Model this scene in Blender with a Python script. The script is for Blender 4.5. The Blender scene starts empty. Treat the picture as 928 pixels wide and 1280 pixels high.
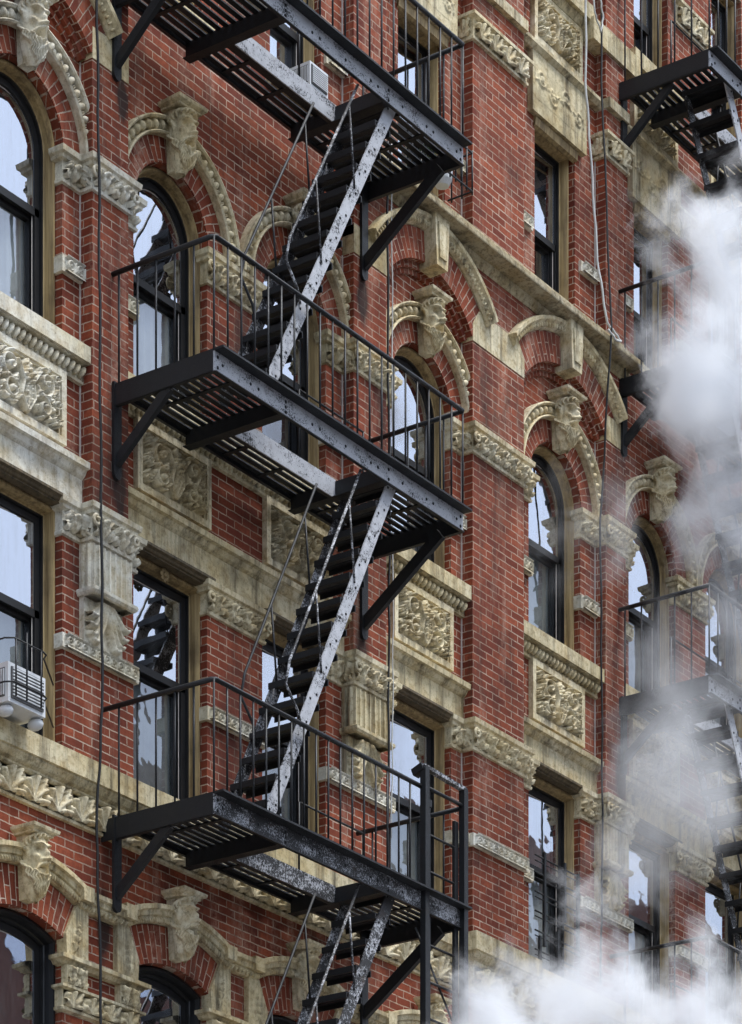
import bpy, bmesh, math, random
import numpy as np
from mathutils import Vector, Matrix, noise as mnoise

random.seed(7)
RNG = np.random.default_rng(11)
S = bpy.context.scene
COL = S.collection
R = math.radians
PI = math.pi

# ------------------------------------------------------------------ camera (36 deg to the wall, looking along it, level, lens shifted up)
FPX, HOR, ANG, DIST, CZ = 3979.5155484, 2408.0, 35.09180384, 24.9, 1.6
CAMX, CAMY = -19.280457, -15.871109
cam = bpy.data.cameras.new('camera')
cam_o = bpy.data.objects.new('camera', cam); COL.objects.link(cam_o)
cam.sensor_fit = 'VERTICAL'; cam.sensor_height = 36.0
cam.lens = FPX / 1280.0 * 36.0
cam.shift_x = 0.0
cam.shift_y = (HOR - 640.0) / 1280.0
cam.clip_start = 0.5; cam.clip_end = 2000
cam_o.location = (CAMX, CAMY, CZ)
cam_o.rotation_euler = (R(90), 0, R(ANG) - R(90))
S.camera = cam_o

# ------------------------------------------------------------------ mesh helpers; everything is described as (u along the wall, n out of the wall, z up)
def W(u, n, z): return (u, -n, z)

class MB:
    def __init__(s):
        s.v, s.f, s.m, s.uv, s.sm = [], [], [], [], []
    def face(s, pts, mat=0, uvs=None, smooth=False):
        b = len(s.v); s.v += [tuple(p) for p in pts]
        s.f.append(list(range(b, b + len(pts)))); s.m.append(mat); s.uv.append(uvs); s.sm.append(smooth)
    def faces(s, verts, faces, mat=0, smooth=False):
        b = len(s.v); s.v += [tuple(p) for p in verts]
        for f in faces:
            s.f.append([b + i for i in f]); s.m.append(mat); s.uv.append(None); s.sm.append(smooth)
    def rect(s, u0, u1, z0, z1, n, mat=0):
        if u1 - u0 < 1e-5 or z1 - z0 < 1e-5: return
        s.face([W(u0, n, z0), W(u1, n, z0), W(u1, n, z1), W(u0, n, z1)], mat)
    def box(s, u0, u1, n0, n1, z0, z1, mat=0):
        v = [W(u, n, z) for u in (u0, u1) for n in (n0, n1) for z in (z0, z1)]
        s.faces(v, [(0, 1, 3, 2), (4, 6, 7, 5), (0, 4, 5, 1), (2, 3, 7, 6), (0, 2, 6, 4), (1, 5, 7, 3)], mat)
    def bar(s, p, q, w, h, up=(0, 0, 1), mat=0):
        p, q = Vector(W(*p)), Vector(W(*q)); d = (q - p).normalized(); up = Vector(up)
        a = d.cross(up)
        if a.length < 1e-4: a = d.cross(Vector((1, 0, 0)))
        a.normalize(); b = a.cross(d).normalized()
        a *= w / 2; b *= h / 2
        v = [p - a - b, p + a - b, p + a + b, p - a + b, q - a - b, q + a - b, q + a + b, q - a + b]
        s.faces(v, [(3, 2, 1, 0), (4, 5, 6, 7), (0, 1, 5, 4), (1, 2, 6, 5), (2, 3, 7, 6), (3, 0, 4, 7)], mat)
    def tube(s, pts, r, k=6, mat=0, smooth=True):
        P = [Vector(W(*p)) for p in pts]
        rings = []; prev = None
        for i, p in enumerate(P):
            t = (P[min(i + 1, len(P) - 1)] - P[max(i - 1, 0)]).normalized()
            if prev is None:
                a = t.cross(Vector((0.3, 0.2, 1)))
                if a.length < 1e-3: a = t.cross(Vector((1, 0, 0)))
            else:
                a = prev - t * prev.dot(t)
            a.normalize(); prev = a; b = t.cross(a)
            rr = r[i] if isinstance(r, (list, tuple)) else r
            rings.append([p + (a * math.cos(2 * PI * j / k) + b * math.sin(2 * PI * j / k)) * rr for j in range(k)])
        v = [x for g in rings for x in g]; f = []
        for i in range(len(P) - 1):
            for j in range(k):
                f.append((i * k + j, i * k + (j + 1) % k, (i + 1) * k + (j + 1) % k, (i + 1) * k + j))
        f.append(tuple(range(k))[::-1]); f.append(tuple((len(P) - 1) * k + j for j in range(k)))
        s.faces(v, f, mat, smooth)
    def ell(s, c, ru, rn, rz, nu=10, nv=6, tilt=0.0, mat=0):
        """ellipsoid, tilted in the wall plane"""
        v = []; f = []
        ct, st = math.cos(tilt), math.sin(tilt)
        for i in range(nv + 1):
            th = PI * i / nv
            for j in range(nu):
                ph = 2 * PI * j / nu
                a, b, d = ru * math.sin(th) * math.cos(ph), rn * math.sin(th) * math.sin(ph), rz * math.cos(th)
                v.append(W(c[0] + a * ct - d * st, c[1] + b, c[2] + a * st + d * ct))
        for i in range(nv):
            for j in range(nu):
                f.append((i * nu + j, i * nu + (j + 1) % nu, (i + 1) * nu + (j + 1) % nu, (i + 1) * nu + j))
        s.faces(v, f, mat, True)
    def grid(s, P, mat=0, smooth=True):
        """P: array (ny, nx, 3) of (u, n, z)"""
        ny, nx = P.shape[:2]
        v = [W(*p) for p in P.reshape(-1, 3)]
        f = [(j * nx + i, j * nx + i + 1, (j + 1) * nx + i + 1, (j + 1) * nx + i) for j in range(ny - 1) for i in range(nx - 1)]
        s.faces(v, f, mat, smooth)
    def mold(s, plan, prof, mat=0, cap=True):
        """moulding: profile [(off, z)] swept along a plan polyline [(u, n)] running in +u with the outside on its left (towards +n)"""
        def offs(o):
            out = []
            for i, p in enumerate(plan):
                nn = []
                for a, b in ((i - 1, i), (i, i + 1)):
                    if a < 0 or b >= len(plan): continue
                    d = (plan[b][0] - plan[a][0], plan[b][1] - plan[a][1]); l = math.hypot(*d)
                    nn.append((-d[1] / l, d[0] / l))
                if len(nn) == 2:
                    k = 1 + nn[0][0] * nn[1][0] + nn[0][1] * nn[1][1]
                    m = ((nn[0][0] + nn[1][0]) / k, (nn[0][1] + nn[1][1]) / k)
                else: m = nn[0]
                out.append((p[0] + m[0] * o, p[1] + m[1] * o))
            return out
        rows = [[W(a, b, z) for a, b in offs(o)] for o, z in prof]
        for r0, r1 in zip(rows, rows[1:]):
            for i in range(len(plan) - 1):
                s.face([r0[i], r0[i + 1], r1[i + 1], r1[i]], mat)
        if cap:
            s.face([r[0] for r in rows], mat); s.face([r[-1] for r in rows][::-1], mat)
    def ring(s, cu, cz, r0, r1, n0, n1, a0, a1, k=24, mat=0, uvscale=True, ends=True):
        """arch ring between radii r0<r1, front at n1, back at n0, angles a0..a1"""
        A = [a0 + (a1 - a0) * i / k for i in range(k + 1)]
        def p(r, a, n): return W(cu + r * math.cos(a), n, cz + r * math.sin(a))
        for a, b in zip(A, A[1:]):
            rm = (r0 + r1) / 2
            u0, u1 = a * rm, b * rm
            s.face([p(r0, a, n1), p(r1, a, n1), p(r1, b, n1), p(r0, b, n1)], mat, [(r0, u0), (r1, u0), (r1, u1), (r0, u1)])
            s.face([p(r0, a, n0), p(r0, a, n1), p(r0, b, n1), p(r0, b, n0)], mat, [(n0, u0), (n1, u0), (n1, u1), (n0, u1)])
            s.face([p(r1, a, n1), p(r1, a, n0), p(r1, b, n0), p(r1, b, n1)], mat, [(n1, u0), (n0, u0), (n0, u1), (n1, u1)])
        if ends:
            for a in (a0, a1):
                s.face([p(r0, a, n0), p(r1, a, n0), p(r1, a, n1), p(r0, a, n1)], mat)
    def arcsweep(s, cu, cz, prof, a0, a1, k=28, mat=0):
        """profile [(radius, n)] swept round an arch"""
        A = [a0 + (a1 - a0) * i / k for i in range(k + 1)]
        P = [[W(cu + r * math.cos(a), n, cz + r * math.sin(a)) for r, n in prof] for a in A]
        for i in range(k):
            for j in range(len(prof) - 1):
                s.face([P[i][j], P[i][j + 1], P[i + 1][j + 1], P[i + 1][j]], mat)
        s.face(P[0][::-1], mat); s.face(P[-1], mat)
    def prism(s, poly, n0, n1, mat=0):
        """polygon [(u, z)] extruded from n0 to n1"""
        a = [W(u, n1, z) for u, z in poly]; b = [W(u, n0, z) for u, z in poly]; k = len(poly)
        s.face(a, mat); s.face(b[::-1], mat)
        for i in range(k):
            s.face([a[i], b[i], b[(i + 1) % k], a[(i + 1) % k]], mat)
    def mesh(s, name, mats):
        me = bpy.data.meshes.new(name)
        me.from_pydata(s.v, [], s.f)
        for m in (mats if isinstance(mats, (list, tuple)) else [mats]): me.materials.append(m)
        me.polygons.foreach_set('material_index', s.m)
        me.polygons.foreach_set('use_smooth', s.sm)
        if any(s.uv):
            l = me.uv_layers.new(name='UVMap')
            for poly, uv in zip(me.polygons, s.uv):
                if uv:
                    for li, c in zip(poly.loop_indices, uv): l.data[li].uv = c
        bm = bmesh.new(); bm.from_mesh(me)
        bmesh.ops.remove_doubles(bm, verts=bm.verts, dist=1e-5)
        bmesh.ops.recalc_face_normals(bm, faces=bm.faces)
        bm.to_mesh(me); bm.free(); me.update()
        return me

def add(name, me, parent=None, loc=(0, 0, 0)):
    o = bpy.data.objects.new(name, me); COL.objects.link(o)
    o.parent = parent; o.location = W(*loc)
    return o
def tag(o, label=None, cat=None, group=None, kind=None):
    for k, v in (('label', label), ('category', cat), ('group', group), ('kind', kind)):
        if v: o[k] = v
    return o
def empty(name, loc, label, cat, group=None):
    o = bpy.data.objects.new(name, None); COL.objects.link(o); o.location = W(*loc)
    return tag(o, label, cat, group)

# ------------------------------------------------------------------ materials
class NT:
    def __init__(s, name):
        s.mat = bpy.data.materials.new(name); s.mat.use_nodes = True
        s.t = s.mat.node_tree; s.t.nodes.clear()
        s.out = s.n('ShaderNodeOutputMaterial')
    def n(s, typ, **kw):
        nd = s.t.nodes.new(typ)
        for k, v in kw.items():
            if k.startswith('i_'):
                key = k[2:]
                key = int(key) if key.isdigit() else key.replace('_', ' ')
                if isinstance(v, bpy.types.NodeSocket): s.t.links.new(v, nd.inputs[key])
                else: nd.inputs[key].default_value = v
            else: setattr(nd, k, v)
        return nd
    def link(s, a, b): s.t.links.new(a, b)
    def pos(s): return s.n('ShaderNodeNewGeometry').outputs['Position']
    def scl(s, vec, sc):
        return s.n('ShaderNodeMapping', i_Vector=vec, i_Scale=sc).outputs[0]
    def noise(s, vec, scale, detail=4, rough=.55, dist=0.0):
        return s.n('ShaderNodeTexNoise', i_Vector=vec, i_Scale=scale, i_Detail=detail, i_Roughness=rough, i_Distortion=dist).outputs['Fac']
    def ramp(s, fac, lo, hi, a=0.0, b=1.0):
        return s.n('ShaderNodeMapRange', i_0=fac, i_1=lo, i_2=hi, i_3=a, i_4=b).outputs[0]
    def mix(s, fac, a, b, blend='MIX'):
        nd = s.n('ShaderNodeMix', data_type='RGBA', blend_type=blend)
        for i, v in ((0, fac), (6, a), (7, b)):
            if isinstance(v, bpy.types.NodeSocket): s.link(v, nd.inputs[i])
            else: nd.inputs[i].default_value = (v if i == 0 else (*v, 1.0))
        return nd.outputs[2]
    def math(s, op, a, b=0.0, clamp=False):
        nd = s.n('ShaderNodeMath', operation=op, use_clamp=clamp)
        for i, v in ((0, a), (1, b)):
            if isinstance(v, bpy.types.NodeSocket): s.link(v, nd.inputs[i])
            else: nd.inputs[i].default_value = v
        return nd.outputs[0]
    def bsdf(s, color, rough=.8, height=None, bump=.3, dist=.01, spec=.3, metal=0.0):
        b = s.n('ShaderNodeBsdfPrincipled')
        for key, v in (('Base Color', color), ('Roughness', rough), ('Metallic', metal)):
            if isinstance(v, bpy.types.NodeSocket): s.link(v, b.inputs[key])
            else: b.inputs[key].default_value = (*v, 1) if isinstance(v, tuple) else v
        b.inputs['Specular IOR Level'].default_value = spec
        if height is not None:
            bn = s.n('ShaderNodeBump', i_Strength=bump, i_Distance=dist, i_Height=height)
            s.link(bn.outputs[0], b.inputs['Normal'])
        s.link(b.outputs[0], s.out.inputs[0])
        return b

def brick_mat(name, arch=False):
    t = NT(name); pos = t.pos()
    if arch:
        vec = t.n('ShaderNodeUVMap').outputs[0]
        bw, rh = .20, .066
    else:
        sp = t.n('ShaderNodeSeparateXYZ', i_0=pos)
        uu = t.math('SUBTRACT', sp.outputs[0], sp.outputs[1])
        vec = t.n('ShaderNodeCombineXYZ', i_0=uu, i_1=sp.outputs[2]).outputs[0]
        bw, rh = .212, .0665
    wob = t.n('ShaderNodeTexNoise', i_Vector=pos, i_Scale=7.0, i_Detail=3.0).outputs['Color']
    wv = t.n('ShaderNodeVectorMath', operation='MULTIPLY_ADD', i_0=wob, i_1=(.013, .013, 0), i_2=vec).outputs[0]
    wob2 = t.n('ShaderNodeTexNoise', i_Vector=pos, i_Scale=48.0, i_Detail=2.0).outputs['Color']
    wv = t.n('ShaderNodeVectorMath', operation='MULTIPLY_ADD', i_0=wob2, i_1=(.008, .008, 0), i_2=wv).outputs[0]
    br = t.n('ShaderNodeTexBrick', i_Vector=wv, i_Scale=1.0, i_Mortar_Size=.0056, i_Mortar_Smooth=.25, i_Bias=0.0, i_Brick_Width=bw, i_Row_Height=rh)
    br.inputs['Color1'].default_value = (.0, .0, .0, 1); br.inputs['Color2'].default_value = (1, 1, 1, 1)
    br.inputs['Mortar'].default_value = (.5, .5, .5, 1)
    rnd = t.n('ShaderNodeSeparateColor', i_0=br.outputs['Color']).outputs[0]
    n1 = t.noise(pos, 1.1, 5, .6); n2 = t.noise(pos, 26.0, 4, .7); n3 = t.noise(t.scl(pos, (2.4, 2.4, .35)), 1.6, 5, .65)
    c = t.mix(rnd, (.125, .026, .014), (.36, .090, .040))
    c = t.mix(t.ramp(n2, .35, .75), c, (.18, .040, .020))
    c = t.mix(t.ramp(n1, .5, .78, 0, .65), c, (.085, .014, .012))
    # pale lime bloom in streaks
    eff = t.math('MULTIPLY', t.ramp(n3, .52, .70, 0, .75), t.ramp(n2, .36, .6))
    c = t.mix(eff, c, (.50, .30, .22))
    mort = t.mix(t.ramp(n1, .35, .7), (.56, .44, .34), (.29, .18, .125))
    mort = t.mix(t.ramp(t.noise(pos, 9., 4, .7), .50, .68, 0, .85), mort, (.15, .055, .035))
    c = t.mix(br.outputs['Fac'], c, mort)
    soot = t.ramp(t.noise(t.scl(pos, (1.7, 1.7, .6)), 1.0, 6, .7), .50, .70, 0, .80)
    c = t.mix(soot, c, (.040, .022, .018))
    drip = t.math('MULTIPLY', t.ramp(t.noise(t.scl(pos, (5.5, 5.5, .22)), 1.0, 5, .65), .58, .72, 0, .6), t.ramp(n2, .3, .6))
    c = t.mix(drip, c, (.06, .034, .026))
    if not arch:
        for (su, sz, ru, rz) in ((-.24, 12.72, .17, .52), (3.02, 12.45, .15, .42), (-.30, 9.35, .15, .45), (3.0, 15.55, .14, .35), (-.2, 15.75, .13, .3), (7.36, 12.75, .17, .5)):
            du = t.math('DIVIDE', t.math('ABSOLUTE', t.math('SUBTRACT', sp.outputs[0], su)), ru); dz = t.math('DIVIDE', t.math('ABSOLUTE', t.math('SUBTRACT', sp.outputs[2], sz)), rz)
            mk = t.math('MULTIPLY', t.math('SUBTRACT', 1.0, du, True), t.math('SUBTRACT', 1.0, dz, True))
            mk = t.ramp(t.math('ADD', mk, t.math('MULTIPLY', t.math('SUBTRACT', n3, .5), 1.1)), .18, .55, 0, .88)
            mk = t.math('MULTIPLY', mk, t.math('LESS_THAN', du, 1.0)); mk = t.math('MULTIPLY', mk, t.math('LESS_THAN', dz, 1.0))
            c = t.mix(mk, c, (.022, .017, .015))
    h = t.math('ADD', t.math('MULTIPLY', br.outputs['Fac'], -.7), t.math('MULTIPLY', n2, .55))
    t.bsdf(c, .88, h, .75, .008, spec=.25)
    return t.mat

def stone_mat(name, base=(.62, .52, .30), dark=.92, patina=.55):
    t = NT(name); pos = t.pos()
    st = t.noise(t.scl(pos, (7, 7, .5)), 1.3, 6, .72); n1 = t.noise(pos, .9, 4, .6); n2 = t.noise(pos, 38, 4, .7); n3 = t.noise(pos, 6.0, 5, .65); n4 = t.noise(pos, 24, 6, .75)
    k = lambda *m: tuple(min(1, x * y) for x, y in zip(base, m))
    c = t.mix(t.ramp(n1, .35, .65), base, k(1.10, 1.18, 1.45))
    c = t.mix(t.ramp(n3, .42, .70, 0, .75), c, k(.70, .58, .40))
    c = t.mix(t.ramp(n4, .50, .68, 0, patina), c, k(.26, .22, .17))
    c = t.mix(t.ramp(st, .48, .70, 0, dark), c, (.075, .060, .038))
    c = t.mix(t.ramp(t.noise(pos, 1.7, 6, .7), .52, .70, 0, .5), c, (.12, .095, .055))
    c = t.mix(t.ramp(n2, .58, .72, 0, .6), c, (.10, .085, .06))
    t.bsdf(c, .85, t.math('ADD', n2, t.math('MULTIPLY', n3, .8)), .5, .009, spec=.25)
    return t.mat

def iron_mat(name, chipped=0):
    t = NT(name); pos = t.pos()
    n1 = t.noise(pos, 48, 5, .75); n2 = t.noise(pos, 5, 5, .65); n3 = t.noise(pos, 24, 3, .6)
    if chipped:
        # weathered paint: pale oxidised film, dark chips
        fine = t.noise(pos, 62, 6, .8); big = t.noise(t.scl(pos, (1, 1, 2.2)), 3.2, 5, .7)
        k = t.math('ADD', t.math('MULTIPLY', fine, .75), t.math('MULTIPLY', big, .5))
        lo = .655 if chipped == 1 else .555
        pale = t.mix(t.noise(pos, 12, 4), (.56, .57, .60), (.30, .31, .34))
        c = t.mix(t.ramp(k, lo, lo + .05), pale, (.020, .020, .022))
        c = t.mix(t.ramp(n3, .68, .71), c, (.014, .013, .013))
        c = t.mix(t.ramp(t.noise(pos, 7, 5, .7), .58, .74, 0, .6), c, (.060, .032, .020))
        t.bsdf(c, .6, n1, .4, .006, spec=.4)
    else:
        c = t.mix(t.ramp(n1, .66, .76, 0, .5), (.010, .011, .013), (.07, .075, .085))
        c = t.mix(t.ramp(n2, .6, .75, 0, .5), c, (.030, .018, .013))
        t.bsdf(c, t.ramp(n2, .3, .7, .40, .65), n1, .45, .006, spec=.4)
    return t.mat

def plain(name, col, rough=.6, var=.3, sc=12, spec=.4, metal=0.0):
    t = NT(name); pos = t.pos()
    n = t.noise(pos, sc, 5, .65)
    c = t.mix(t.ramp(n, .35, .7), col, tuple(x * (1 - var) for x in col))
    t.bsdf(c, rough, n, .2, .004, spec=spec, metal=metal)
    return t.mat

def wood_mat(name, col, dark):
    t = NT(name); pos = t.pos()
    n = t.noise(t.scl(pos, (22, 22, 1.2)), 1.0, 6, .7); n2 = t.noise(pos, 3, 4)
    c = t.mix(t.ramp(n, .38, .68), col, dark)
    c = t.mix(t.ramp(n2, .5, .75, 0, .6), c, tuple(x * .45 for x in dark))
    t.bsdf(c, .6, n, .3, .004, spec=.35)
    return t.mat

def glass_mat(name, refl, wav=.02, tint=(.86, .9, 1.0)):
    t = NT(name); pos = t.pos()
    h = t.noise(pos, 3.2, 2, .5)
    bn = t.n('ShaderNodeBump', i_Strength=wav, i_Distance=.25, i_Height=h)
    gl = t.n('ShaderNodeBsdfGlossy', i_Roughness=.015); gl.inputs[0].default_value = (*tint, 1)
    t.link(bn.outputs[0], gl.inputs['Normal'])
    tr = t.n('ShaderNodeBsdfTransparent'); tr.inputs[0].default_value = (.72, .76, .78, 1)
    dirt = t.n('ShaderNodeBsdfDiffuse'); dirt.inputs[0].default_value = (.35, .36, .36, 1)
    streak = t.ramp(t.noise(t.scl(pos, (9, 9, 1.0)), 1.0, 5, .7), .5, .8, .01, .12)
    m1 = t.n('ShaderNodeMixShader'); m1.inputs[0].default_value = refl
    t.link(tr.outputs[0], m1.inputs[1]); t.link(gl.outputs[0], m1.inputs[2])
    m2 = t.n('ShaderNodeMixShader'); t.link(streak, m2.inputs[0]); t.link(m1.outputs[0], m2.inputs[1]); t.link(dirt.outputs[0], m2.inputs[2])
    t.link(m2.outputs[0], t.out.inputs[0])
    return t.mat

M = dict(
    drip=wood_mat('dark_wood', (.16, .12, .07), (.05, .04, .025)),
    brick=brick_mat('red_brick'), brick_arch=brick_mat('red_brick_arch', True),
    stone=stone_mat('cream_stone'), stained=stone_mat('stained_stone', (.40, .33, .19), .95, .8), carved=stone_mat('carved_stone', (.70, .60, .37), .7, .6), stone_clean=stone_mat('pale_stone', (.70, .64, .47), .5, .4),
    iron=iron_mat('black_iron'), chipped=iron_mat('chipped_iron', 1), worn=iron_mat('worn_iron', 2),
    casing=wood_mat('ochre_wood', (.44, .32, .15), (.15, .10, .045)),
    sash=plain('black_sash', (.012, .012, .013), .42, .4), glass=glass_mat('window_glass', .60, .007), glass_low=glass_mat('dull_window_glass', .24, .012),
    curtain=plain('curtain', (.62, .62, .60), .9, .2, 5), blind=plain('grey_blind', (.36, .38, .37), .9, .35, 4),
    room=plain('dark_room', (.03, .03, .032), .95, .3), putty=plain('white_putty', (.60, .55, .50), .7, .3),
    cable_b=plain('black_cable', (.012, .012, .012), .5), cable_w=plain('white_cable', (.6, .6, .57), .5),
    white=plain('white_metal', (.66, .68, .70), .45, .15), grille=plain('grey_grille', (.10, .10, .10), .6),
    asphalt=plain('asphalt', (.05, .05, .05), .9, .3, 3), paving=plain('paving', (.32, .31, .29), .9, .25, 2),
    tarpaper=plain('roof', (.06, .06, .06), .9), far_brick=plain('far_brick', (.17, .085, .065), .9, .35, 2), leaf=plain('leaf', (.05, .09, .03), .7, .4),
)

# ------------------------------------------------------------------ carved reliefs: strokes stamped into a height field
def stamp(H, X, Y, x, y, r, h, p=.5):
    dx, dy = X[0, 1] - X[0, 0], Y[1, 0] - Y[0, 0]
    i0, i1 = max(0, int((x - r - X[0, 0]) / dx)), min(X.shape[1], int((x + r - X[0, 0]) / dx) + 2)
    j0, j1 = max(0, int((y - r - Y[0, 0]) / dy)), min(X.shape[0], int((y + r - Y[0, 0]) / dy) + 2)
    if i1 <= i0 or j1 <= j0: return
    d2 = ((X[j0:j1, i0:i1] - x) ** 2 + (Y[j0:j1, i0:i1] - y) ** 2) / (r * r)
    v = h * np.clip(1 - d2, 0, 1) ** p
    H[j0:j1, i0:i1] = np.maximum(H[j0:j1, i0:i1], v)
def stroke(H, X, Y, pts, r0, r1, h0, h1=None, n=None):
    h1 = h0 if h1 is None else h1
    pts = np.asarray(pts, float); seg = np.hypot(*np.diff(pts, axis=0).T); L = seg.sum(); cum = np.r_[0, np.cumsum(seg)]
    n = n or max(3, int(L / (min(r0, r1) * .5 + 1e-4)) + 2)
    for q in np.linspace(0, L, min(n, 120)):
        t = q / L
        stamp(H, X, Y, np.interp(q, cum, pts[:, 0]), np.interp(q, cum, pts[:, 1]), r0 + (r1 - r0) * t, h0 + (h1 - h0) * t)
def curve(x, y, ang, L, bend, n=14):
    out = [(x, y)]
    for i in range(n):
        ang += bend / n; x += L / n * math.cos(ang); y += L / n * math.sin(ang); out.append((x, y))
    return out
def leaf(H, X, Y, x, y, ang, L, Wd, h, bend=0.0, lobes=5):
    sp = curve(x, y, ang, L, bend, lobes * 3)
    for k in range(lobes):
        t = (k + .6) / lobes; i = int(t * (len(sp) - 1)); a = ang + bend * t
        w = Wd * (math.sin(PI * min(1, .25 + t * .75)) * .9 + .12)
        for sgn in (1, -1):
            c = curve(sp[i][0], sp[i][1], a + sgn * 1.05, w, -sgn * .9, 6)
            stroke(H, X, Y, c, w * .22 + .003, w * .30 + .002, h * .55, h * .95)
    stroke(H, X, Y, sp, .008, .005, h * .8, h)
def scroll(H, X, Y, cx, cy, Rr, a0, sgn, h, turns=1.4, leaves=True):
    pts = []; n = 40
    for i in range(n + 1):
        t = i / n; a = a0 + sgn * turns * 2 * PI * t; r = Rr * (1 - .86 * t)
        pts.append((cx + r * math.cos(a), cy + r * math.sin(a)))
    stroke(H, X, Y, pts, Rr * .17, Rr * .12, h * .75, h, 70)
    stamp(H, X, Y, cx, cy, Rr * .24, h * 1.15)
    if leaves:
        for k in range(6):
            a = a0 + sgn * (k * .95 + .2); r = Rr * (1 - .05 * k)
            x, y = cx + r * math.cos(a), cy + r * math.sin(a)
            c = curve(x, y, a + sgn * .5, Rr * .55, sgn * 1.5, 6)
            stroke(H, X, Y, c, Rr * .13, Rr * .19, h * .6, h * 1.0)
def field(w, h, nx, ny):
    X, Y = np.meshgrid(np.linspace(0, w, nx), np.linspace(0, h, ny)); return np.zeros_like(X), X, Y
def relief_panel(w, h, seed, depth=.10):
    r = np.random.default_rng(seed)
    H, X, Y = field(w, h, 120, 84)
    d = depth
    for k in range(2):   # mirrored halves
        s = 1 if k == 0 else -1
        fx = lambda x: w / 2 + s * x
        c0 = 0 if s == 1 else PI
        scroll(H, X, Y, fx(w * .25), h * .68, h * .23, c0 + s * 3.6, s, d)
        scroll(H, X, Y, fx(w * .22), h * .27, h * .20, c0 + s * 2.6, -s, d)
        scroll(H, X, Y, fx(w * .41), h * .47, h * .10, c0 + s * 1.0, s, d * .9)
        scroll(H, X, Y, fx(w * .42), h * .17, h * .09, c0 + s * 2.0, -s, d * .9)
        scroll(H, X, Y, fx(w * .42), h * .83, h * .085, c0, s, d * .85)
        stroke(H, X, Y, [(fx(.01), h * .08), (fx(w * .09), h * .3), (fx(w * .06), h * .55), (fx(w * .16), h * .8)], .022, .014, d * .8, d)
        for q in range(2):
            x, y = fx(w * r.uniform(.05, .45)), h * r.uniform(.08, .92)
            leaf(H, X, Y, x, y, r.uniform(0, 6.28), h * .17, h * .06, d * r.uniform(.5, .8), r.uniform(-1.2, 1.2), 3)
    leaf(H, X, Y, w / 2, h * .12, PI / 2, h * .42, h * .13, d * 1.1, 0, 5)
    leaf(H, X, Y, w / 2, h * .93, -PI / 2, h * .26, h * .10, d, 0, 4)
    for q in range(8):
        a = q * PI / 4; stamp(H, X, Y, w / 2 + .045 * math.cos(a), h * .62 + .045 * math.sin(a), .024, d * 1.15)
    stamp(H, X, Y, w / 2, h * .62, .026, d * 1.5)
    return H, X, Y
def relief_capital(w, h, depth=.075, unit=.19):
    k = max(1, round(w / unit)); uw = w / k
    nx = max(12, int(w / .008)); H, X, Y = field(w, h, nx, max(14, int(h / .008)))
    for i in range(k):
        c = (i + .5) * uw
        leaf(H, X, Y, c, 0.01, PI / 2, h * .80, uw * .24, depth, 0, 4)
        stroke(H, X, Y, curve(c, h * .78, PI / 2, h * .2, 2.4, 6), .02, .02, depth * 1.3)
        for s in (1, -1):
            leaf(H, X, Y, c + s * uw * .33, 0.0, PI / 2 - s * .25, h * .5, uw * .16, depth * .8, -s * .7, 3)
            scroll(H, X, Y, c + s * uw * .30, h * .73, min(h * .22, uw * .2), (PI if s > 0 else 0) + s * 1.2, -s, depth * 1.05, 1.2, False)
            stroke(H, X, Y, [(c + s * uw * .04, h * .25), (c + s * uw * .12, h * .6), (c + s * uw * .3, h * .93)], .012, .016, depth * .7, depth)
    return H, X, Y
def relief_frieze(w, h, depth=.09, unit=.27):
    k = max(1, round(w / unit)); uw = w / k
    H, X, Y = field(w, h, max(12, int(w / .009)), max(14, int(h / .008)))
    for i in range(k):
        c = (i + .5) * uw
        for a in (-.95, -.5, 0, .5, .95):
            stroke(H, X, Y, curve(c - .02, 0, PI / 2 - a, h * (.92 - .25 * abs(a)), -a * .6 - .25, 8), .016, .026, depth * .5, depth * 1.05)
        scroll(H, X, Y, c + uw * .34, h * .72, h * .20, 2.4, -1, depth, 1.2, False)
        stroke(H, X, Y, [(c + uw * .12, 0), (c + uw * .2, h * .5), (c + uw * .36, h * .95)], .018, .02, depth * .6, depth * .9)
        leaf(H, X, Y, c + uw * .48, 0, PI / 2 + .1, h * .62, uw * .12, depth * .8, .4, 3)
    return H, X, Y
def relief_band(w, h, depth=.03, unit=.085):
    k = max(1, round(w / unit)); uw = w / k
    H, X, Y = field(w, h, max(10, int(w / .0075)), max(10, int(h / .0075)))
    for i in range(k):
        c = (i + .5) * uw
        pts = [(c + .3 * uw * math.cos(a), h * .5 + h * .27 * math.sin(a)) for a in np.linspace(.4, 5.6, 16)]
        stroke(H, X, Y, pts, .009, .009, depth)
        stamp(H, X, Y, c, h * .5, .012, depth)
        stroke(H, X, Y, [(c + uw * .5, h * .2), (c + uw * .5, h * .8)], .008, .008, depth)
    H[(Y < h * .10) | (Y > h * .90)] = depth
    return H, X, Y
def relief_acanthus(w, h, depth=.10):
    H, X, Y = field(w, h, 44, 44)
    c = w * .5
    for s in (1, -1):
        for k, (a, L) in enumerate(((.12, .95), (.34, .86), (.58, .70), (.85, .5))):
            stroke(H, X, Y, curve(c + s * w * .05 * k, h, -PI / 2 + s * a * .55, h * L, s * (.5 - a * .3), 10), .016, .030, depth * .45, depth * 1.0)
            e = curve(c + s * w * .05 * k, h, -PI / 2 + s * a * .55, h * L, s * (.5 - a * .3), 10)[-1]
            stroke(H, X, Y, curve(e[0], e[1], -PI / 2 + s * .9, w * .12, s * 1.2, 5), .028, .022, depth * 1.15)
    return H, X, Y
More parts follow.
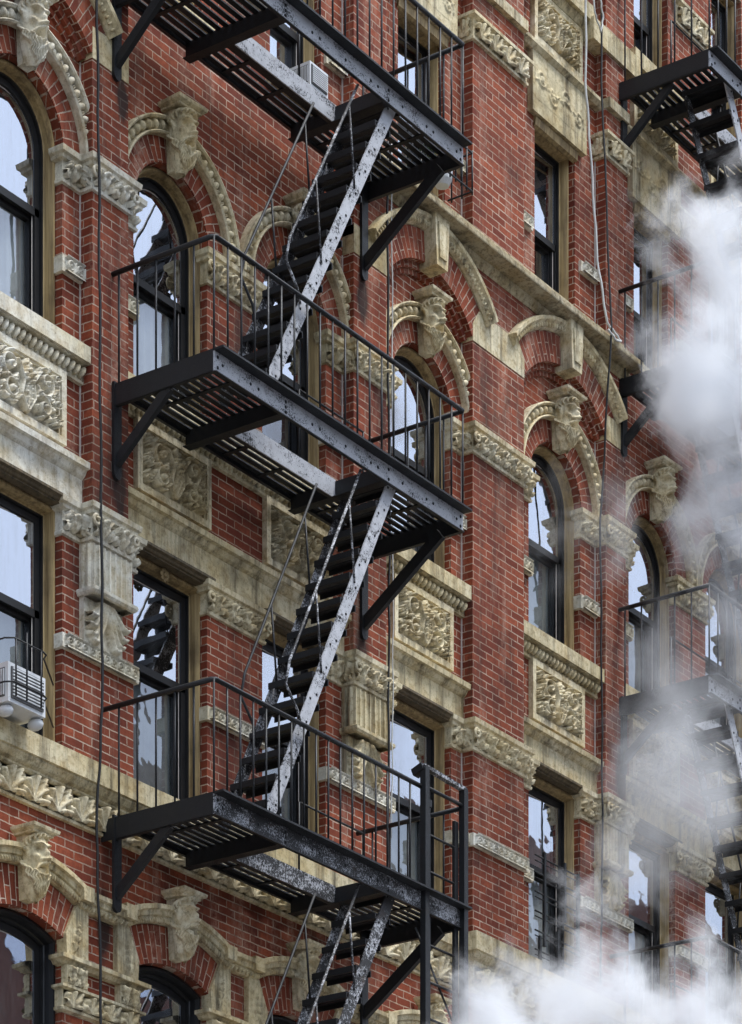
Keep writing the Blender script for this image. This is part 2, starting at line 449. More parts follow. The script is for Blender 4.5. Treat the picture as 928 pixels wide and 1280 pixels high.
def place(H, X, Y, u, n, z, axis='u', flip=1):
    """height field onto a wall face; axis 'u': face looks out of the wall, 'l': face looks along -u"""
    P = np.zeros(H.shape + (3,))
    if axis == 'u': P[..., 0] = u + X; P[..., 1] = n + H; P[..., 2] = z + Y
    elif axis == 'l': P[..., 0] = u - H; P[..., 1] = n + X; P[..., 2] = z + Y
    else: P[..., 0] = u + H; P[..., 1] = n + X; P[..., 2] = z + Y
    return P

def mascaron(kind=0, h=.50):
    """bearded grotesque head: features laid over a rounded, projecting half cylinder (t round it, y up)"""
    tm, rho = 1.75, .115
    X, Y = np.meshgrid(np.linspace(-tm * rho, tm * rho, 110), np.linspace(0, h, 118)); x, y = X, Y
    g = lambda cx, cy, sx, sy, a: a * np.exp(-((x - cx) / sx) ** 2 - ((y - cy) / sy) ** 2)
    fy = .33 if kind == 1 else .315
    H = g(0, fy + .010, .017, .046, .055) + g(0, fy - .034, .026, .018, .050)             # nose
    for s in (1, -1):
        H += g(s * .052, fy + .082, .042, .015, .042) + g(s * .018, fy + .066, .018, .013, .02)   # brow
        H -= g(s * .052, fy + .042, .030, .020, .045)                                       # socket
        H += g(s * .050, fy + .038, .017, .010, .026)                                       # eyeball
        H += g(s * .080, fy - .012, .030, .026, .030) + g(s * .024, fy - .032, .013, .011, .018)
        H += g(s * .150, fy + .03, .014, .034, .035)                                        # ear
        T = np.zeros_like(H)
        stroke(T, X, Y, curve(s * .008, fy - .064, (0 if s > 0 else PI), .10, -s * 1.2, 8), .015, .010, .034, .02)   # moustache
        H += T
    if kind == 0: H -= g(0, fy - .104, .036, .025, .085)                                   # open mouth
    else: H -= g(0, fy - .086, .036, .008, .035)
    H += g(0, fy - .146, .032, .013, .026)
    T = np.zeros_like(H)
    for k in range(-7, 8):                                                                  # beard locks, round to the cheeks
        a = k / 7.0
        x0, y0 = a * .185, fy - .045 - .105 * (1 - a * a)
        ln = y0 - (.006 + .16 * abs(a) ** 1.5)
        pts = [(x0 * (1 - .30 * t) + .012 * math.sin(t * 10 + k * 1.3), y0 - ln * t) for t in np.linspace(0, 1, 18)]
        stroke(T, X, Y, pts, .0115, .008, .040, .034)
    for k in range(11):                                                                     # hair
        a = PI * (k + .5) / 11
        stroke(T, X, Y, curve(.175 * math.cos(a), fy + .075 + .085 * math.sin(a), a + 1.0, .07, 1.9, 7), .017, .010, .042, .036)
    H = H + T
    t = X / rho
    rad = np.interp(y, [0, .05, .15, .26, .36, .45, .50], [.045, .075, .105, .112, .118, .112, .085])
    P = np.zeros(H.shape + (3,))
    P[..., 0] = (rad + H) * np.sin(t); P[..., 1] = (rad + H) * np.cos(t) * 1.05; P[..., 2] = y
    return P

# ------------------------------------------------------------------ layout of the facade (metres)
OPEN = [(-5.15, -4.25), (-1.72, -.785), (.069, 1.004), (1.744, 2.64), (3.60, 4.56), (5.866, 6.79), (7.70, 8.616), (9.239, 10.16), (11.24, 12.17)]
OPEN5 = [(-5.05, -4.40), (-1.62, -.92), (.15, .93), (1.85, 2.57), (3.72, 4.46), (5.97, 6.69), (7.80, 8.47), (9.36, 10.0), (11.36, 12.03)]
SINGLE = [1, 4, 5, 8]
U0, U1 = -7.0, 14.0
PIL = [(-3.02, -2.10, 'wide', -4.25, -1.72), (-.575, -.14, 'slim', -.785, .069), (2.88, 3.37, 'slim', 2.64, 3.60), (4.73, 5.595, 'wide', 4.56, 5.866),
       (7.06, 7.44, 'slim', 6.79, 7.70), (10.50, 10.95, 'slim', 10.16, 11.24), (12.36, 13.2, 'wide', 12.17, 14.0)]
PN = .12
RV = -.07
F4 = dict(z0=13.68, spring=15.12); F3 = dict(z0=10.53, z1=12.42); F5 = dict(z0=16.93, z1=18.50); F6 = dict(z0=19.95, z1=21.6)
F2 = dict(z0=7.2, spring=9.12, rise=.11)
def segc(half, rise): r = (half * half + rise * rise) / (2 * rise); return r
B = empty('brick_tenement', (3.5, 0, 0), 'ornate red brick tenement facade with cream carved stone trim and tall sash windows', 'building')
BO = (-3.5, 0, 0)
def part(name, mb, mats, parent=None, loc=(0, 0, 0)):
    me = mb.mesh(name, mats)
    if parent is None: return add(name, me, B, (loc[0] - 3.5, loc[1], loc[2]))
    return add(name, me, parent, loc)
def partcopy(name, me, loc): return add(name, me, B, (loc[0] - 3.5, loc[1], loc[2]))

# ---- brick wall with its openings
w = MB()
zt = 24.0
def heads(op, floor):
    """yield wall pieces round one opening"""
    a, b = op; c = (a + b) / 2; hw = (b - a) / 2
    if floor == 4: r = hw; cz = F4['spring']; a0, a1 = 0, PI; top = cz + r
    else:
        r = segc(hw, F2['rise']); cz = F2['spring'] + F2['rise'] - r; a0 = math.acos(hw / r); a1 = PI - a0; top = cz + r
    k = 24
    A = [a0 + (a1 - a0) * i / k for i in range(k + 1)]
    for x, y in zip(A, A[1:]):
        p = [(c + r * math.cos(t), cz + r * math.sin(t)) for t in (x, y)]
        w.face([W(p[0][0], 0, p[0][1]), W(p[0][0], 0, top + .02), W(p[1][0], 0, top + .02), W(p[1][0], 0, p[1][1])])
        w.face([W(p[0][0], 0, p[0][1]), W(p[1][0], 0, p[1][1]), W(p[1][0], RV, p[1][1]), W(p[0][0], RV, p[0][1])], 0)
    return top + .02
edges = [U0] + [x for o in OPEN for x in o] + [U1]
for i in range(0, len(edges), 2):
    w.rect(edges[i], edges[i + 1], 0, zt, 0)
for op, o5 in zip(OPEN, OPEN5):
    a, b = op
    t2 = heads(op, 2); w.rect(a, b, 0, F2['z0'], 0); w.rect(a, b, t2, F3['z0'], 0)
    w.rect(a, b, F3['z1'], F4['z0'], 0); t4 = heads(op, 4); w.rect(a, b, t4, F5['z0'], 0)
    for (z0, z1) in ((F5['z0'], F5['z1']), (F6['z0'], F6['z1'])):
        w.rect(a, o5[0], z0, z1, 0); w.rect(o5[1], b, z0, z1, 0)
    w.rect(a, b, F5['z1'], F6['z0'], 0); w.rect(a, b, F6['z1'], zt, 0)
    for (x0, x1, z0, z1) in ((a, b, F2['z0'], F2['spring']), (a, b, F3['z0'], F3['z1']), (a, b, F4['z0'], F4['spring']), (*o5, F5['z0'], F5['z1']), (*o5, F6['z0'], F6['z1'])):
        for x in (x0, x1): w.face([W(x, 0, z0), W(x, RV, z0), W(x, RV, z1), W(x, 0, z1)])
        w.face([W(x0, 0, z0), W(x1, 0, z0), W(x1, RV - .3, z0), W(x0, RV - .3, z0)])
        if z1 not in (F2['spring'], F4['spring']): w.face([W(x0, 0, z1), W(x1, 0, z1), W(x1, RV, z1), W(x0, RV, z1)])
# body of the house behind the front
w.face([W(U0, 0, 0), W(U0, -12, 0), W(U0, -12, zt), W(U0, 0, zt)]); w.face([W(U1, 0, 0), W(U1, -12, 0), W(U1, -12, zt), W(U1, 0, zt)])
w.face([W(U0, -12, 0), W(U1, -12, 0), W(U1, -12, zt), W(U0, -12, zt)])
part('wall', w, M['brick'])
m = MB(); m.face([W(U0, 0, zt), W(U1, 0, zt), W(U1, -12, zt), W(U0, -12, zt)]); m.box(U0, U1, 0, .5, zt - .6, zt + .3); part('roof', m, M['tarpaper'])
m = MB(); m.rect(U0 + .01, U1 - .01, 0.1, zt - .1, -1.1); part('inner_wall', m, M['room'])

# ---- brick pilasters
for (a, b, kind, ja, jb) in PIL:
    m = MB()
    lo = 10.53 if kind == 'wide' else 12.47
    m.box(a, b, 0.0, PN, lo, 15.90); m.box(a, b, 0.0, PN, 16.06, 16.62)
    m.box(a, b, 0.0, PN, 16.93, 18.60)
    if kind == 'slim':
        pass
    m.box(a, b, 0.0, PN, 18.82, 19.08); m.box(a, b, 0, PN, 19.2, 21.5)
    for z0, z1 in ((lo, 15.9), (16.95, 18.6)):
        for x in (a, b): m.bar((x + (-.004 if x == a else .004), .004, z0), (x + (-.004 if x == a else .004), .004, z1), .014, .012, (0, 1, 0), 1)
    part('pilaster', m, [M['brick'], M['putty']])

def plan_of(p, extra=0.0, reveal=True):
    a, b, kind, ja, jb = p
    pl = [(ja, 0), (a, 0), (a, PN + extra), (b, PN + extra), (b, 0), (jb, 0)]
    if reveal: pl = [(ja, RV)] + pl + [(jb, RV)]
    return pl
PIERS = [(1.004, 1.744), (8.616, 9.239)]
pier_plan = lambda p: [(p[0], RV), (p[0], 0), (p[1], 0), (p[1], RV)]

def capital(plan, zb, zt_, mat, fringe=True, name='capital'):
    m = MB(); hz = zt_ - zb
    m.mold(plan, [(0, zb - .005), (.022, zb), (.026, zb + .022), (.016, zb + .032), (.016, zt_ - .085), (.05, zt_ - .075), (.055, zt_ - .052), (.075, zt_ - .04), (.08, zt_), (0, zt_ + .012)])
    for (p, q) in zip(plan[1:], plan[2:-1]):
        fh = hz - .032 - .085
        if abs(p[1] - q[1]) < 1e-6:
            x0, x1 = p[0] + .002, q[0] - .002
            x0 -= .016; x1 += .016
            H, X, Y = relief_capital(x1 - x0, fh)
            m.grid(place(H, X, Y, x0, p[1] + .014, zb + .032))
        elif abs(q[1] - p[1]) > .05:
            H, X, Y = relief_capital(abs(q[1] - p[1]) + .01, fh)
            if q[1] > p[1]: m.grid(place(H, X, Y, p[0] - .014, p[1], zb + .032, 'l'))
    # corner volutes
    for (p, q) in zip(plan[1:], plan[2:-1]):
        if abs(p[1] - q[1]) < 1e-6 and q[0] - p[0] > .3:
            for cx, s in ((p[0], 1), (q[0], -1)):
                pts = []
                for i in range(24):
                    t = i / 23; a = PI / 2 + s * (-.6 + 1.6 * 2 * PI * t * .8); r = .046 * (1 - .75 * t)
                    pts.append((cx - s * .012 + r * math.cos(a), p[1] + .055 + .02 * t, zt_ - .13 + r * math.sin(a)))
                m.tube(pts, .014, 6)
    part(name, m, mat)

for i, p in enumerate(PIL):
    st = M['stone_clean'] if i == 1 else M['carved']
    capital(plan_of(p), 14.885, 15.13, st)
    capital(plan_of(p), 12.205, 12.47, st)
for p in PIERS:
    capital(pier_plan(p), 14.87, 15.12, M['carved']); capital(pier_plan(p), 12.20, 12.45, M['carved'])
for i, p in enumerate(PIL):          # leafy frieze at the head of floor five
    m = MB(); a, b, kind, ja, jb = p
    pl = [(a, 0), (a, PN), (b, PN), (b, 0)]
    m.mold(pl, [(0, 18.60), (.03, 18.605), (.03, 18.63), (.02, 18.64), (.03, 18.78), (.07, 18.80), (.07, 18.83), (0, 18.835)])
    H, X, Y = relief_frieze(b - a, .15, .06, .22); m.grid(place(H, X, Y, a, PN + .02, 18.635))
    H, X, Y = relief_frieze(PN, .15, .05, .15); m.grid(place(H, X, Y, a - .02, 0, 18.635, 'l'))
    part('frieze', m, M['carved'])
for p in PIERS:
    for zb in (18.60, 20.68):
        m = MB(); m.mold(pier_plan(p), [(0, zb), (.03, zb + .005), (.03, zb + .03), (.02, zb + .04), (.03, zb + .2), (.07, zb + .22), (.07, zb + .25), (0, zb + .255)])
        H, X, Y = relief_frieze(p[1] - p[0], .17, .06, .22); m.grid(place(H, X, Y, p[0], .02, zb + .035)); part('frieze', m, M['carved'])

# ---- narrow carved bands
def band(plan, z0, z1):
    m = MB(); m.mold(plan, [(0, z0 - .004), (.03, z0), (.03, z1), (0, z1 + .006)])
    for (p, q) in zip(plan[1:], plan[2:-1]):
        if abs(p[1] - q[1]) < 1e-6:
            H, X, Y = relief_band(q[0] - p[0], z1 - z0); m.grid(place(H, X, Y, p[0], p[1] + .031, z0))
        elif q[1] > p[1] + .05:
            H, X, Y = relief_band(q[1] - p[1], z1 - z0); m.grid(place(H, X, Y, p[0] - .031, p[1], z0, 'l'))
    part('carved_band', m, M['stone_clean'])
for p in PIL:
    a, b, kind, ja, jb = p
    if kind == 'wide': band(plan_of(p), 11.34, 11.45)
    else: band([(ja, RV), (ja, 0), (jb, 0), (jb, RV)], 11.34, 11.45)
    for (x0, x1, lft) in ((ja, a, True), (b, jb, False)):
        pl = [(x0, RV), (x0, 0), (x1, 0), (x1, -.001)] if lft else [(x0, -.001), (x0, 0), (x1, 0), (x1, RV)]
        band(pl, 14.20, 14.325); band(pl, 17.42, 17.52)
for p in PIERS: band(pier_plan(p), 11.34, 11.45); band(pier_plan(p), 17.42, 17.52)

# ---- fluted blocks and acanthus consoles under the slim pilasters of floor three
for i, p in enumerate(PIL):
    a, b, kind, ja, jb = p
    if kind != 'slim': continue
    st = M['stone_clean'] if i == 1 else M['stone']
    m = MB(); nf = 7; wd = b - a + .02; x0 = a - .01
    m.box(x0, b + .01, 0, PN + .0, 11.83, 12.203)
    for k in range(nf):
        c = x0 + wd * (k + .5) / nf; r = wd / nf * .5
        pr = [(c - r, PN), (c - r, PN + .03)] + [(c + r * .8 * math.cos(t), PN + .03 - .026 * math.sin(t)) for t in np.linspace(PI, 0, 7)] + [(c + r, PN + .03), (c + r, PN)]
        for q0, q1 in zip(pr, pr[1:]): m.face([W(*q0, 11.85), W(*q1, 11.85), W(*q1, 12.18), W(*q0, 12.18)])
    for k in range(2):
        n0 = .015 + k * .055; 
        pr = [(n0, 0), (n0 + .02, .02), (n0 + .035, .02), (n0 + .05, 0)]
        for q0, q1 in zip(pr, pr[1:]): m.face([W(x0 - q0[1], q0[0], 11.85), W(x0 - q1[1], q1[0], 11.85), W(x0 - q1[1], q1[0], 12.18), W(x0 - q0[1], q0[0], 12.18)])
    m.mold([(x0, 0), (x0, PN + .03), (b + .01, PN + .03), (b + .01, 0)], [(0, 11.79), (.02, 11.795), (.035, 11.815), (.035, 11.84), (.01, 11.855), (0, 11.856)])
    part('fluted_block', m, st)
    m = MB(); m.prism([(x0, 11.45), (b + .01, 11.45), (b + .01, 11.79), (x0, 11.79)], 0, .05)
    H, X, Y = relief_acanthus(wd, .35, .12); H = H * (.35 + .65 * Y / .35); m.grid(place(H, X, Y, x0, .052, 11.44))
    H, X, Y = relief_acanthus(.06, .30, .03); 
    part('console', m, st)

# ---- string course and leaf frieze under floor three, stepping round the wide pilasters
runs = [[(U0, 0), (-3.02, 0), (-3.02, PN), (-2.10, PN), (-2.10, 0), (4.73, 0), (4.73, PN), (5.595, PN), (5.595, 0), (12.36, 0), (12.36, PN), (13.2, PN), (13.2, 0), (U1, 0)]]
for pl in runs:
    m = MB(); m.mold(pl, [(0, 10.255), (.03, 10.26), (.045, 10.275), (.045, 10.29), (.075, 10.31), (.105, 10.345), (.105, 10.36), (.125, 10.365), (.125, 10.53), (0, 10.545)])
    part('string_course', m, M['stone'])
    m = MB(); m.mold(pl, [(0, 10.02), (.03, 10.025), (.035, 10.045), (.02, 10.055), (.02, 10.252), (0, 10.253)])
    for p, q in zip(pl, pl[1:]):
        if abs(p[1] - q[1]) < 1e-6 and p[0] > -3.1 and q[0] < 13:
            H, X, Y = relief_frieze(q[0] - p[0], .20, .075); m.grid(place(H, X, Y, p[0], p[1] + .02, 10.052))
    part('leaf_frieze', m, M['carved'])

# ---- floor four: sills with rope moulding, carved panels, ledges, lintels
def rope(m, u0, u1, n, z, r=.045):
    k = int((u1 - u0) / .062)
    for i in range(k):
        c = u0 + (i + .5) * (u1 - u0) / k
        m.ell((c, n, z), .021, r, r * 1.15, 8, 6, R(-24))
spans = [(-.14, 2.88, (2, 3), False), (-2.10, -.575, (1,), True), (3.37, 4.73, (4,), True), (5.595, 7.06, (5,), True), (7.44, 10.50, (6, 7), False), (10.95, 12.36, (8,), True)]
PANEL = [MB() for _ in range(3)]
def panel_mb(w_, h_, seed):
    m = MB(); fw = .055
    for (x0, x1, z0, z1) in ((0, w_, 0, fw), (0, w_, h_ - fw, h_), (0, fw, fw, h_ - fw), (w_ - fw, w_, fw, h_ - fw)): m.box(x0, x1, 0, .05, z0, z1)
    g = .016
    for (x0, x1, z0, z1) in ((fw, w_ - fw, fw, fw + g), (fw, w_ - fw, h_ - fw - g, h_ - fw), (fw, fw + g, fw + g, h_ - fw - g), (w_ - fw - g, w_ - fw, fw + g, h_ - fw - g)): m.box(x0, x1, 0, .032, z0, z1)
    H, X, Y = relief_panel(w_ - 2 * fw, h_ - 2 * fw, seed); m.grid(place(H, X, Y, fw, .006, fw))
    return m
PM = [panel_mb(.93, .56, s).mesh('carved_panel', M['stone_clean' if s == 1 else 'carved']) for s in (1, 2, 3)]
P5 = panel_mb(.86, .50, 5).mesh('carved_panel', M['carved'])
for (a, b, wins, single) in spans:
    st = M['stone_clean'] if wins[0] == 1 else M['stone']
    m = MB()
    m.box(a, b, 0, .11, 13.56, 13.683); m.mold([(a, 0), (b, 0)], [(0, 13.415), (.03, 13.42), (.035, 13.44), (.025, 13.447), (.025, 13.548), (.09, 13.552), (.09, 13.562), (0, 13.563)])
    rope(m, a + .005, b - .005, .045, 13.496)
    part('sill', m, st)
    m = MB()
    m.mold([(a, 0), (b, 0)], [(0, 12.685), (.025, 12.69), (.05, 12.71), (.07, 12.745), (.10, 12.755), (.105, 12.80), (.03, 12.825), (0, 12.83)])
    part('ledge', m, st)
    m = MB()
    zs = [12.44, 12.69]
    m.box(a, b, 0, .022, *zs)
    for i in wins: pass
    part('lintel', m, st)
    for i in wins:
        o = OPEN[i]
        m = MB(); m.mold([(o[0] - .02, .02), (o[1] + .02, .02)], [(0, 12.425), (.02, 12.43), (.03, 12.445), (.055, 12.455), (.055, 12.475), (.02, 12.485), (0, 12.486)])
        m.box(o[0], o[1], -.06, .021, 12.415, 12.44)
        part('drip_mould', m, M['drip'])
        o_ = partcopy('carved_panel', PM[0 if i == 1 else (1 if i in (2, 5, 7) else 2)], (o[0], 0, 12.866))
        # floor five lintel, ledge panel and sill of floor six
        p5 = OPEN5[i]
        x0, x1 = (o[0] - .02, o[1] + .02)
        m = MB(); m.box(x0, x1, 0, .06, 18.53, 19.09)
        H, X, Y = field(x1 - x0 - .08, .34, 80, 36)
        for k in range(4):
            cx = (x1 - x0 - .08) * (k + .5) / 4; scroll(H, X, Y, cx, .17 + .05 * (-1) ** k, .085, k * 2.0, 1 if k % 2 else -1, .016, 1.4, False)
            stroke(H, X, Y, curve(cx - .1, .17, .6 * (-1) ** k, .2, -1.2 * (-1) ** k, 8), .010, .008, .012)
        m.grid(place(H, X, Y, x0 + .04, .0615, 18.66)); part('lintel', m, M['stone'])
        m = MB(); m.mold([(p5[0] - .02, 0), (p5[1] + .02, 0)], [(0, 18.42), (-.02, 18.425), (.02, 18.45), (.03, 18.52), (0, 18.53)])
        part('drip_mould', m, M['casing'])
        partcopy('carved_panel', P5, (o[0] + .03, 0, 19.21))
        m = MB(); m.box(x0 - .05, x1 + .05, 0, .12, 19.80, 19.95); m.mold([(x0 - .05, 0), (x1 + .05, 0)], [(0, 19.72), (.04, 19.73), (.08, 19.795), (0, 19.799)])
        part('sill', m, M['stone'])
        m = MB(); m.box(p5[0] - .05, p5[1] + .05, 0, .10, 16.85 if not single else 16.90, 16.932); part('sill', m, M['stone'])
    # ledge over the lintels of floor five
    m = MB(); m.mold([(a, 0), (b, 0)], [(0, 19.09), (.06, 19.095), (.10, 19.13), (.10, 19.16), (0, 19.18)]); part('ledge', m, M['stone'])
for p in PIL:
    a, b, kind, ja, jb = p
    m = MB(); m.box(a, b, 0, PN + .05, 19.085, 19.18); part('ledge', m, M['stone'])
    m = MB(); m.box(ja, jb, 0, PN + .03, 19.62, 19.83); part('stone_band', m, M['stone'])

# ---- cornice under floor five, in front of the single bays and wide piers only
for (a, b) in ((U0, -.14), (2.88, 7.44), (10.5, U1)):
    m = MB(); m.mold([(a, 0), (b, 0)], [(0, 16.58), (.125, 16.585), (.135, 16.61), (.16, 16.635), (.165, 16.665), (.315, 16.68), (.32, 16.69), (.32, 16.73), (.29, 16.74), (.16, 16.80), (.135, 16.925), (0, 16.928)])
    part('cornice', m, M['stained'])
# ---- impost stones and big upper arches
def imp(p):
    a, b, kind, ja, jb = p
    m = MB()
    if kind == 'wide': m.prism([(a, 15.90), (b, 15.90), (b, 16.06), (b - .10, 16.20), (a + .10, 16.20), (a, 16.06)], 0, PN + .006)
    else: m.box(a, b, 0, PN + .006, 15.90, 16.14)
    part('impost_stone', m, M['stone'])
for p in PIL: imp(p)
for i, (pl, pr) in zip(SINGLE, ((-2.10, -.575), (3.37, 4.73), (5.595, 7.06), (10.95, 12.36))):
    c = (pl + pr) / 2; hw = (pr - pl) / 2
    rise = .36; r = segc(hw, rise); cz = 15.92 + rise - r; a0 = math.acos(hw / r)
    m = MB()
    m.ring(c, cz, r, r + .27, 0, PN + .004, a0 + .02, PI - a0 - .02, 30)
    m.ring(c, cz, r - .055, r, 0, PN * .5, a0, PI - a0, 30)
    m.ring(c, cz, r - .10, r - .055, 0, PN * .22, a0 + .04, PI - a0 - .04, 30)
    # brick spandrel over the arch
    k = 20
    part('brick_arch', m, M['brick_arch'])
    m = MB()
    A = [PI * j / k for j in range(k + 1)]
    aa0 = math.acos(min(.999, (hw + .13) / (r + .27)))
    A = [aa0 + (PI - 2 * aa0) * j / k for j in range(k + 1)]
    for x, y in zip(A, A[1:]):
        q = [(c + (r + .268) * math.cos(t), cz + (r + .268) * math.sin(t)) for t in (x, y)]
        m.face([W(q[0][0], .115, q[0][1]), W(q[0][0], .115, 16.61), W(q[1][0], .115, 16.61), W(q[1][0], .115, q[1][1])])
    for s in (1, -1):
        x0 = c + s * (r + .268) * math.cos(aa0); z0 = cz + (r + .268) * math.sin(aa0)
        m.prism([(x0, z0), (c + s * hw, z0), (c + s * hw, 16.61), (x0, 16.61)], 0, .1149)
    part('spandrel', m, M['brick'])
    m = MB(); R0 = r + .272
    m.arcsweep(c, cz, [(R0, .0), (R0, PN + .02), (R0 + .02, PN + .05), (R0 + .05, PN + .055), (R0 + .075, PN + .09), (R0 + .105, PN + .095), (R0 + .115, PN + .06), (R0 + .115, 0)], a0 + .03, PI - a0 - .03, 30)
    nd = 46
    for k in range(nd):
        t = a0 + .05 + (PI - 2 * a0 - .1) * (k + .5) / nd
        m.ell((c + (R0 + .036) * math.cos(t), PN + .055, cz + (R0 + .036) * math.sin(t)), .012, .02, .026, 6, 4, t - PI / 2)
    part('arch_hood', m, M['stone'])
    m = MB(); zb, zt2 = cz + r - .055, cz + r + .41
    m.prism([(c - .085, zb), (c + .085, zb), (c + .115, zt2), (c - .115, zt2)], 0, PN + .13)
    m.prism([(c - .055, zb + .07), (c + .055, zb + .07), (c + .075, zt2 - .09), (c - .075, zt2 - .09)], PN + .13, PN + .145)
    part('keystone', m, M['stone'])

# ---- lower arches of floor four: brick ring, egg moulding, bearded heads
eg = MB(); Ri, Ro, nE = .665, .80, .075
eg.arcsweep(0, 0, [(Ri, 0), (Ri, nE), (Ri + .012, nE + .014), (Ri + .022, nE + .006), (Ri + .026, nE - .05), (Ro - .030, nE - .05), (Ro - .026, nE + .008), (Ro - .012, nE + .022), (Ro, nE + .018), (Ro, 0)], 0, PI, 48)
ne = 25
for k in range(ne):
    t = PI * (k + .5) / ne
    eg.ell(((Ri + Ro) / 2 * math.cos(t), nE - .03, (Ri + Ro) / 2 * math.sin(t)), 0.031, .045, .043, 10, 6, t - PI / 2)
    for d in (-.42, .42):
        t2 = PI * (k + .5 + d) / ne
        eg.ell(((Ri + Ro) / 2 * math.cos(t2), nE - .035, (Ri + Ro) / 2 * math.sin(t2)), .007, .032, .036, 6, 4, t2 - PI / 2 + d * .35)
EGG = {k: eg.mesh('egg_moulding', M[k]) for k in ('carved', 'stone_clean')}
def head_mb(kind):
    m = MB(); P = mascaron(kind=kind); sx = .80 if kind else .94
    P[..., 0] *= sx; P[..., 1] += .085; m.grid(P)
    m.prism([(-.06 * sx, 0.02), (.06 * sx, .02), (.10 * sx, .50), (-.10 * sx, .50)], 0, .10)
    m.mold([(-.125 * sx, 0), (-.125 * sx, .19), (.125 * sx, .19), (.125 * sx, 0)], [(0, .488), (.012, .492), (.012, .505), (.045, .522), (.05, .545), (0, .548)])
    m.face([W(-.125 * sx, 0, .488), W(.125 * sx, 0, .488), W(.125 * sx, .19, .488), W(-.125 * sx, .19, .488)])
    return m
HEAD = {k: head_mb(0).mesh('mascaron', M[k]) for k in ('carved', 'stone_clean')}
HEAD2 = head_mb(1).mesh('mascaron', M['carved'])
for i, o in enumerate(OPEN):
    if i == 0: continue
    c = (o[0] + o[1]) / 2; hw = (o[1] - o[0]) / 2
    key = 'stone_clean' if i == 1 else 'carved'
    m = MB(); m.ring(c, 15.125, hw + .003, Ri + .01, -.06, .012, 0.02, PI - .02, 36); part('brick_arch', m, M['brick_arch'])
    partcopy('egg_moulding', EGG[key], (c, 0, 15.125)); hd = partcopy('mascaron', HEAD[key], (c, .012, 15.50)); hd.rotation_euler.z = random.uniform(-.09, .09); k_ = random.uniform(.94, 1.05); hd.scale = (k_, k_, random.uniform(.97, 1.03))

# ---- floor two: segmental arches with corded hood, springer stones, heads and impost friezes
for i, o in enumerate(OPEN):
    if i == 0: continue
    c = (o[0] + o[1]) / 2; hw = (o[1] - o[0]) / 2
    r = segc(hw, F2['rise']); cz = F2['spring'] + F2['rise'] - r; a0 = math.acos(hw / r)
    m = MB(); m.ring(c, cz, r + .003, r + .30, -.06, .02, a0, PI - a0, 20); part('brick_arch', m, M['brick_arch'])
    m = MB(); r2 = r + .305
    aa = a0 - .02
    m.arcsweep(c, cz, [(r2, 0), (r2, .05), (r2 + .03, .085), (r2 + .05, .08), (r2 + .055, .10), (r2 + .09, .105), (r2 + .10, .13), (r2 + .135, .13), (r2 + .14, .10), (r2 + .14, 0)], aa, PI - aa, 24)
    for k in range(44):
        t = aa + (PI - 2 * aa) * (k + .5) / 44
        m.ell((c + (r2 + .022) * math.cos(t), .075, cz + (r2 + .022) * math.sin(t)), .009, .022, .03, 6, 4, t - PI / 2 + .5)
    xe, ze = c + (r2) * math.cos(aa), cz + r2 * math.sin(aa)
    nxt = OPEN[i + 1] if i + 1 < len(OPEN) else None
    if nxt:
        c2 = (nxt[0] + nxt[1]) / 2; xe2 = c2 - (xe - c)
        m.mold([(xe - .02, 0), (xe2 + .02, 0)], [(0, ze - .002), (.05, ze), (.085, ze + .03), (.08, ze + .05), (.10, ze + .055), (.105, ze + .09), (.13, ze + .10), (.13, ze + .135), (.10, ze + .14), (0, ze + .15)])
        for q in (xe + .01, xe2 - .01): m.prism([(q - .06, ze + .05), (q + .06, ze + .05), (q + .065, ze + .162), (q - .065, ze + .162)], 0, .1305)
        kk = int((xe2 - xe) / .045)
        for q in range(kk): m.ell((xe + (q + .5) * (xe2 - xe) / kk, .075, ze + .022), .010, .022, .03, 6, 4, -.5)
    part('arch_hood', m, M['stone'])
    partcopy('mascaron', HEAD2, (c, .02, 9.255))
    for s in (1, -1):
        e = c + s * hw
        m = MB(); pts = [(e - s * .0, 9.0), (e + s * .25, 9.0), (e + s * .25, 9.40), (e + s * .11, 9.40), (e - s * .01, 9.16)]
        m.prism(pts, -.05, .05)
        H, X, Y = field(.17, .30, 20, 34)
        leaf(H, X, Y, .15, .01, PI / 2 + .25, .24, .045, .022, 0, 4)
        H *= (X * s * 0 + 1)
        if s < 0: pl = place(H, X, Y, e - .235, .051, 9.03)
        else: pl = place(H[:, ::-1], X, Y, e + .065, .051, 9.03)
        m.grid(pl); part('springer_stone', m, M['stone'])
ends = [(OPEN[i][1], OPEN[i + 1][0]) for i in range(1, len(OPEN) - 1)] + [(-2.9, OPEN[1][0])]
for a, b in ends:
    pl = [(a, -.05), (a, 0), (b, 0), (b, -.05)]
    m = MB(); m.mold(pl, [(0, 8.92), (.05, 8.925), (.07, 8.95), (.10, 8.955), (.10, 8.985), (.05, 9.0), (0, 9.0)])
    m.mold(pl, [(0, 8.57), (.04, 8.58), (.045, 8.60), (.03, 8.61), (.03, 8.735), (.07, 8.745), (.07, 8.765), (0, 8.768)])
    H, X, Y = relief_frieze(b - a + .04, .13, .05, .22); m.grid(place(H, X, Y, a - .02, .03, 8.605))
    for x0 in (a, b - .22):
        m.box(x0 - .01, x0 + .23, 0, .06, 8.77, 8.92); H, X, Y = relief_capital(.22, .14, .035, .12); m.grid(place(H, X, Y, x0 - .005, .061, 8.775))
    part('impost_frieze', m, M['stone'])

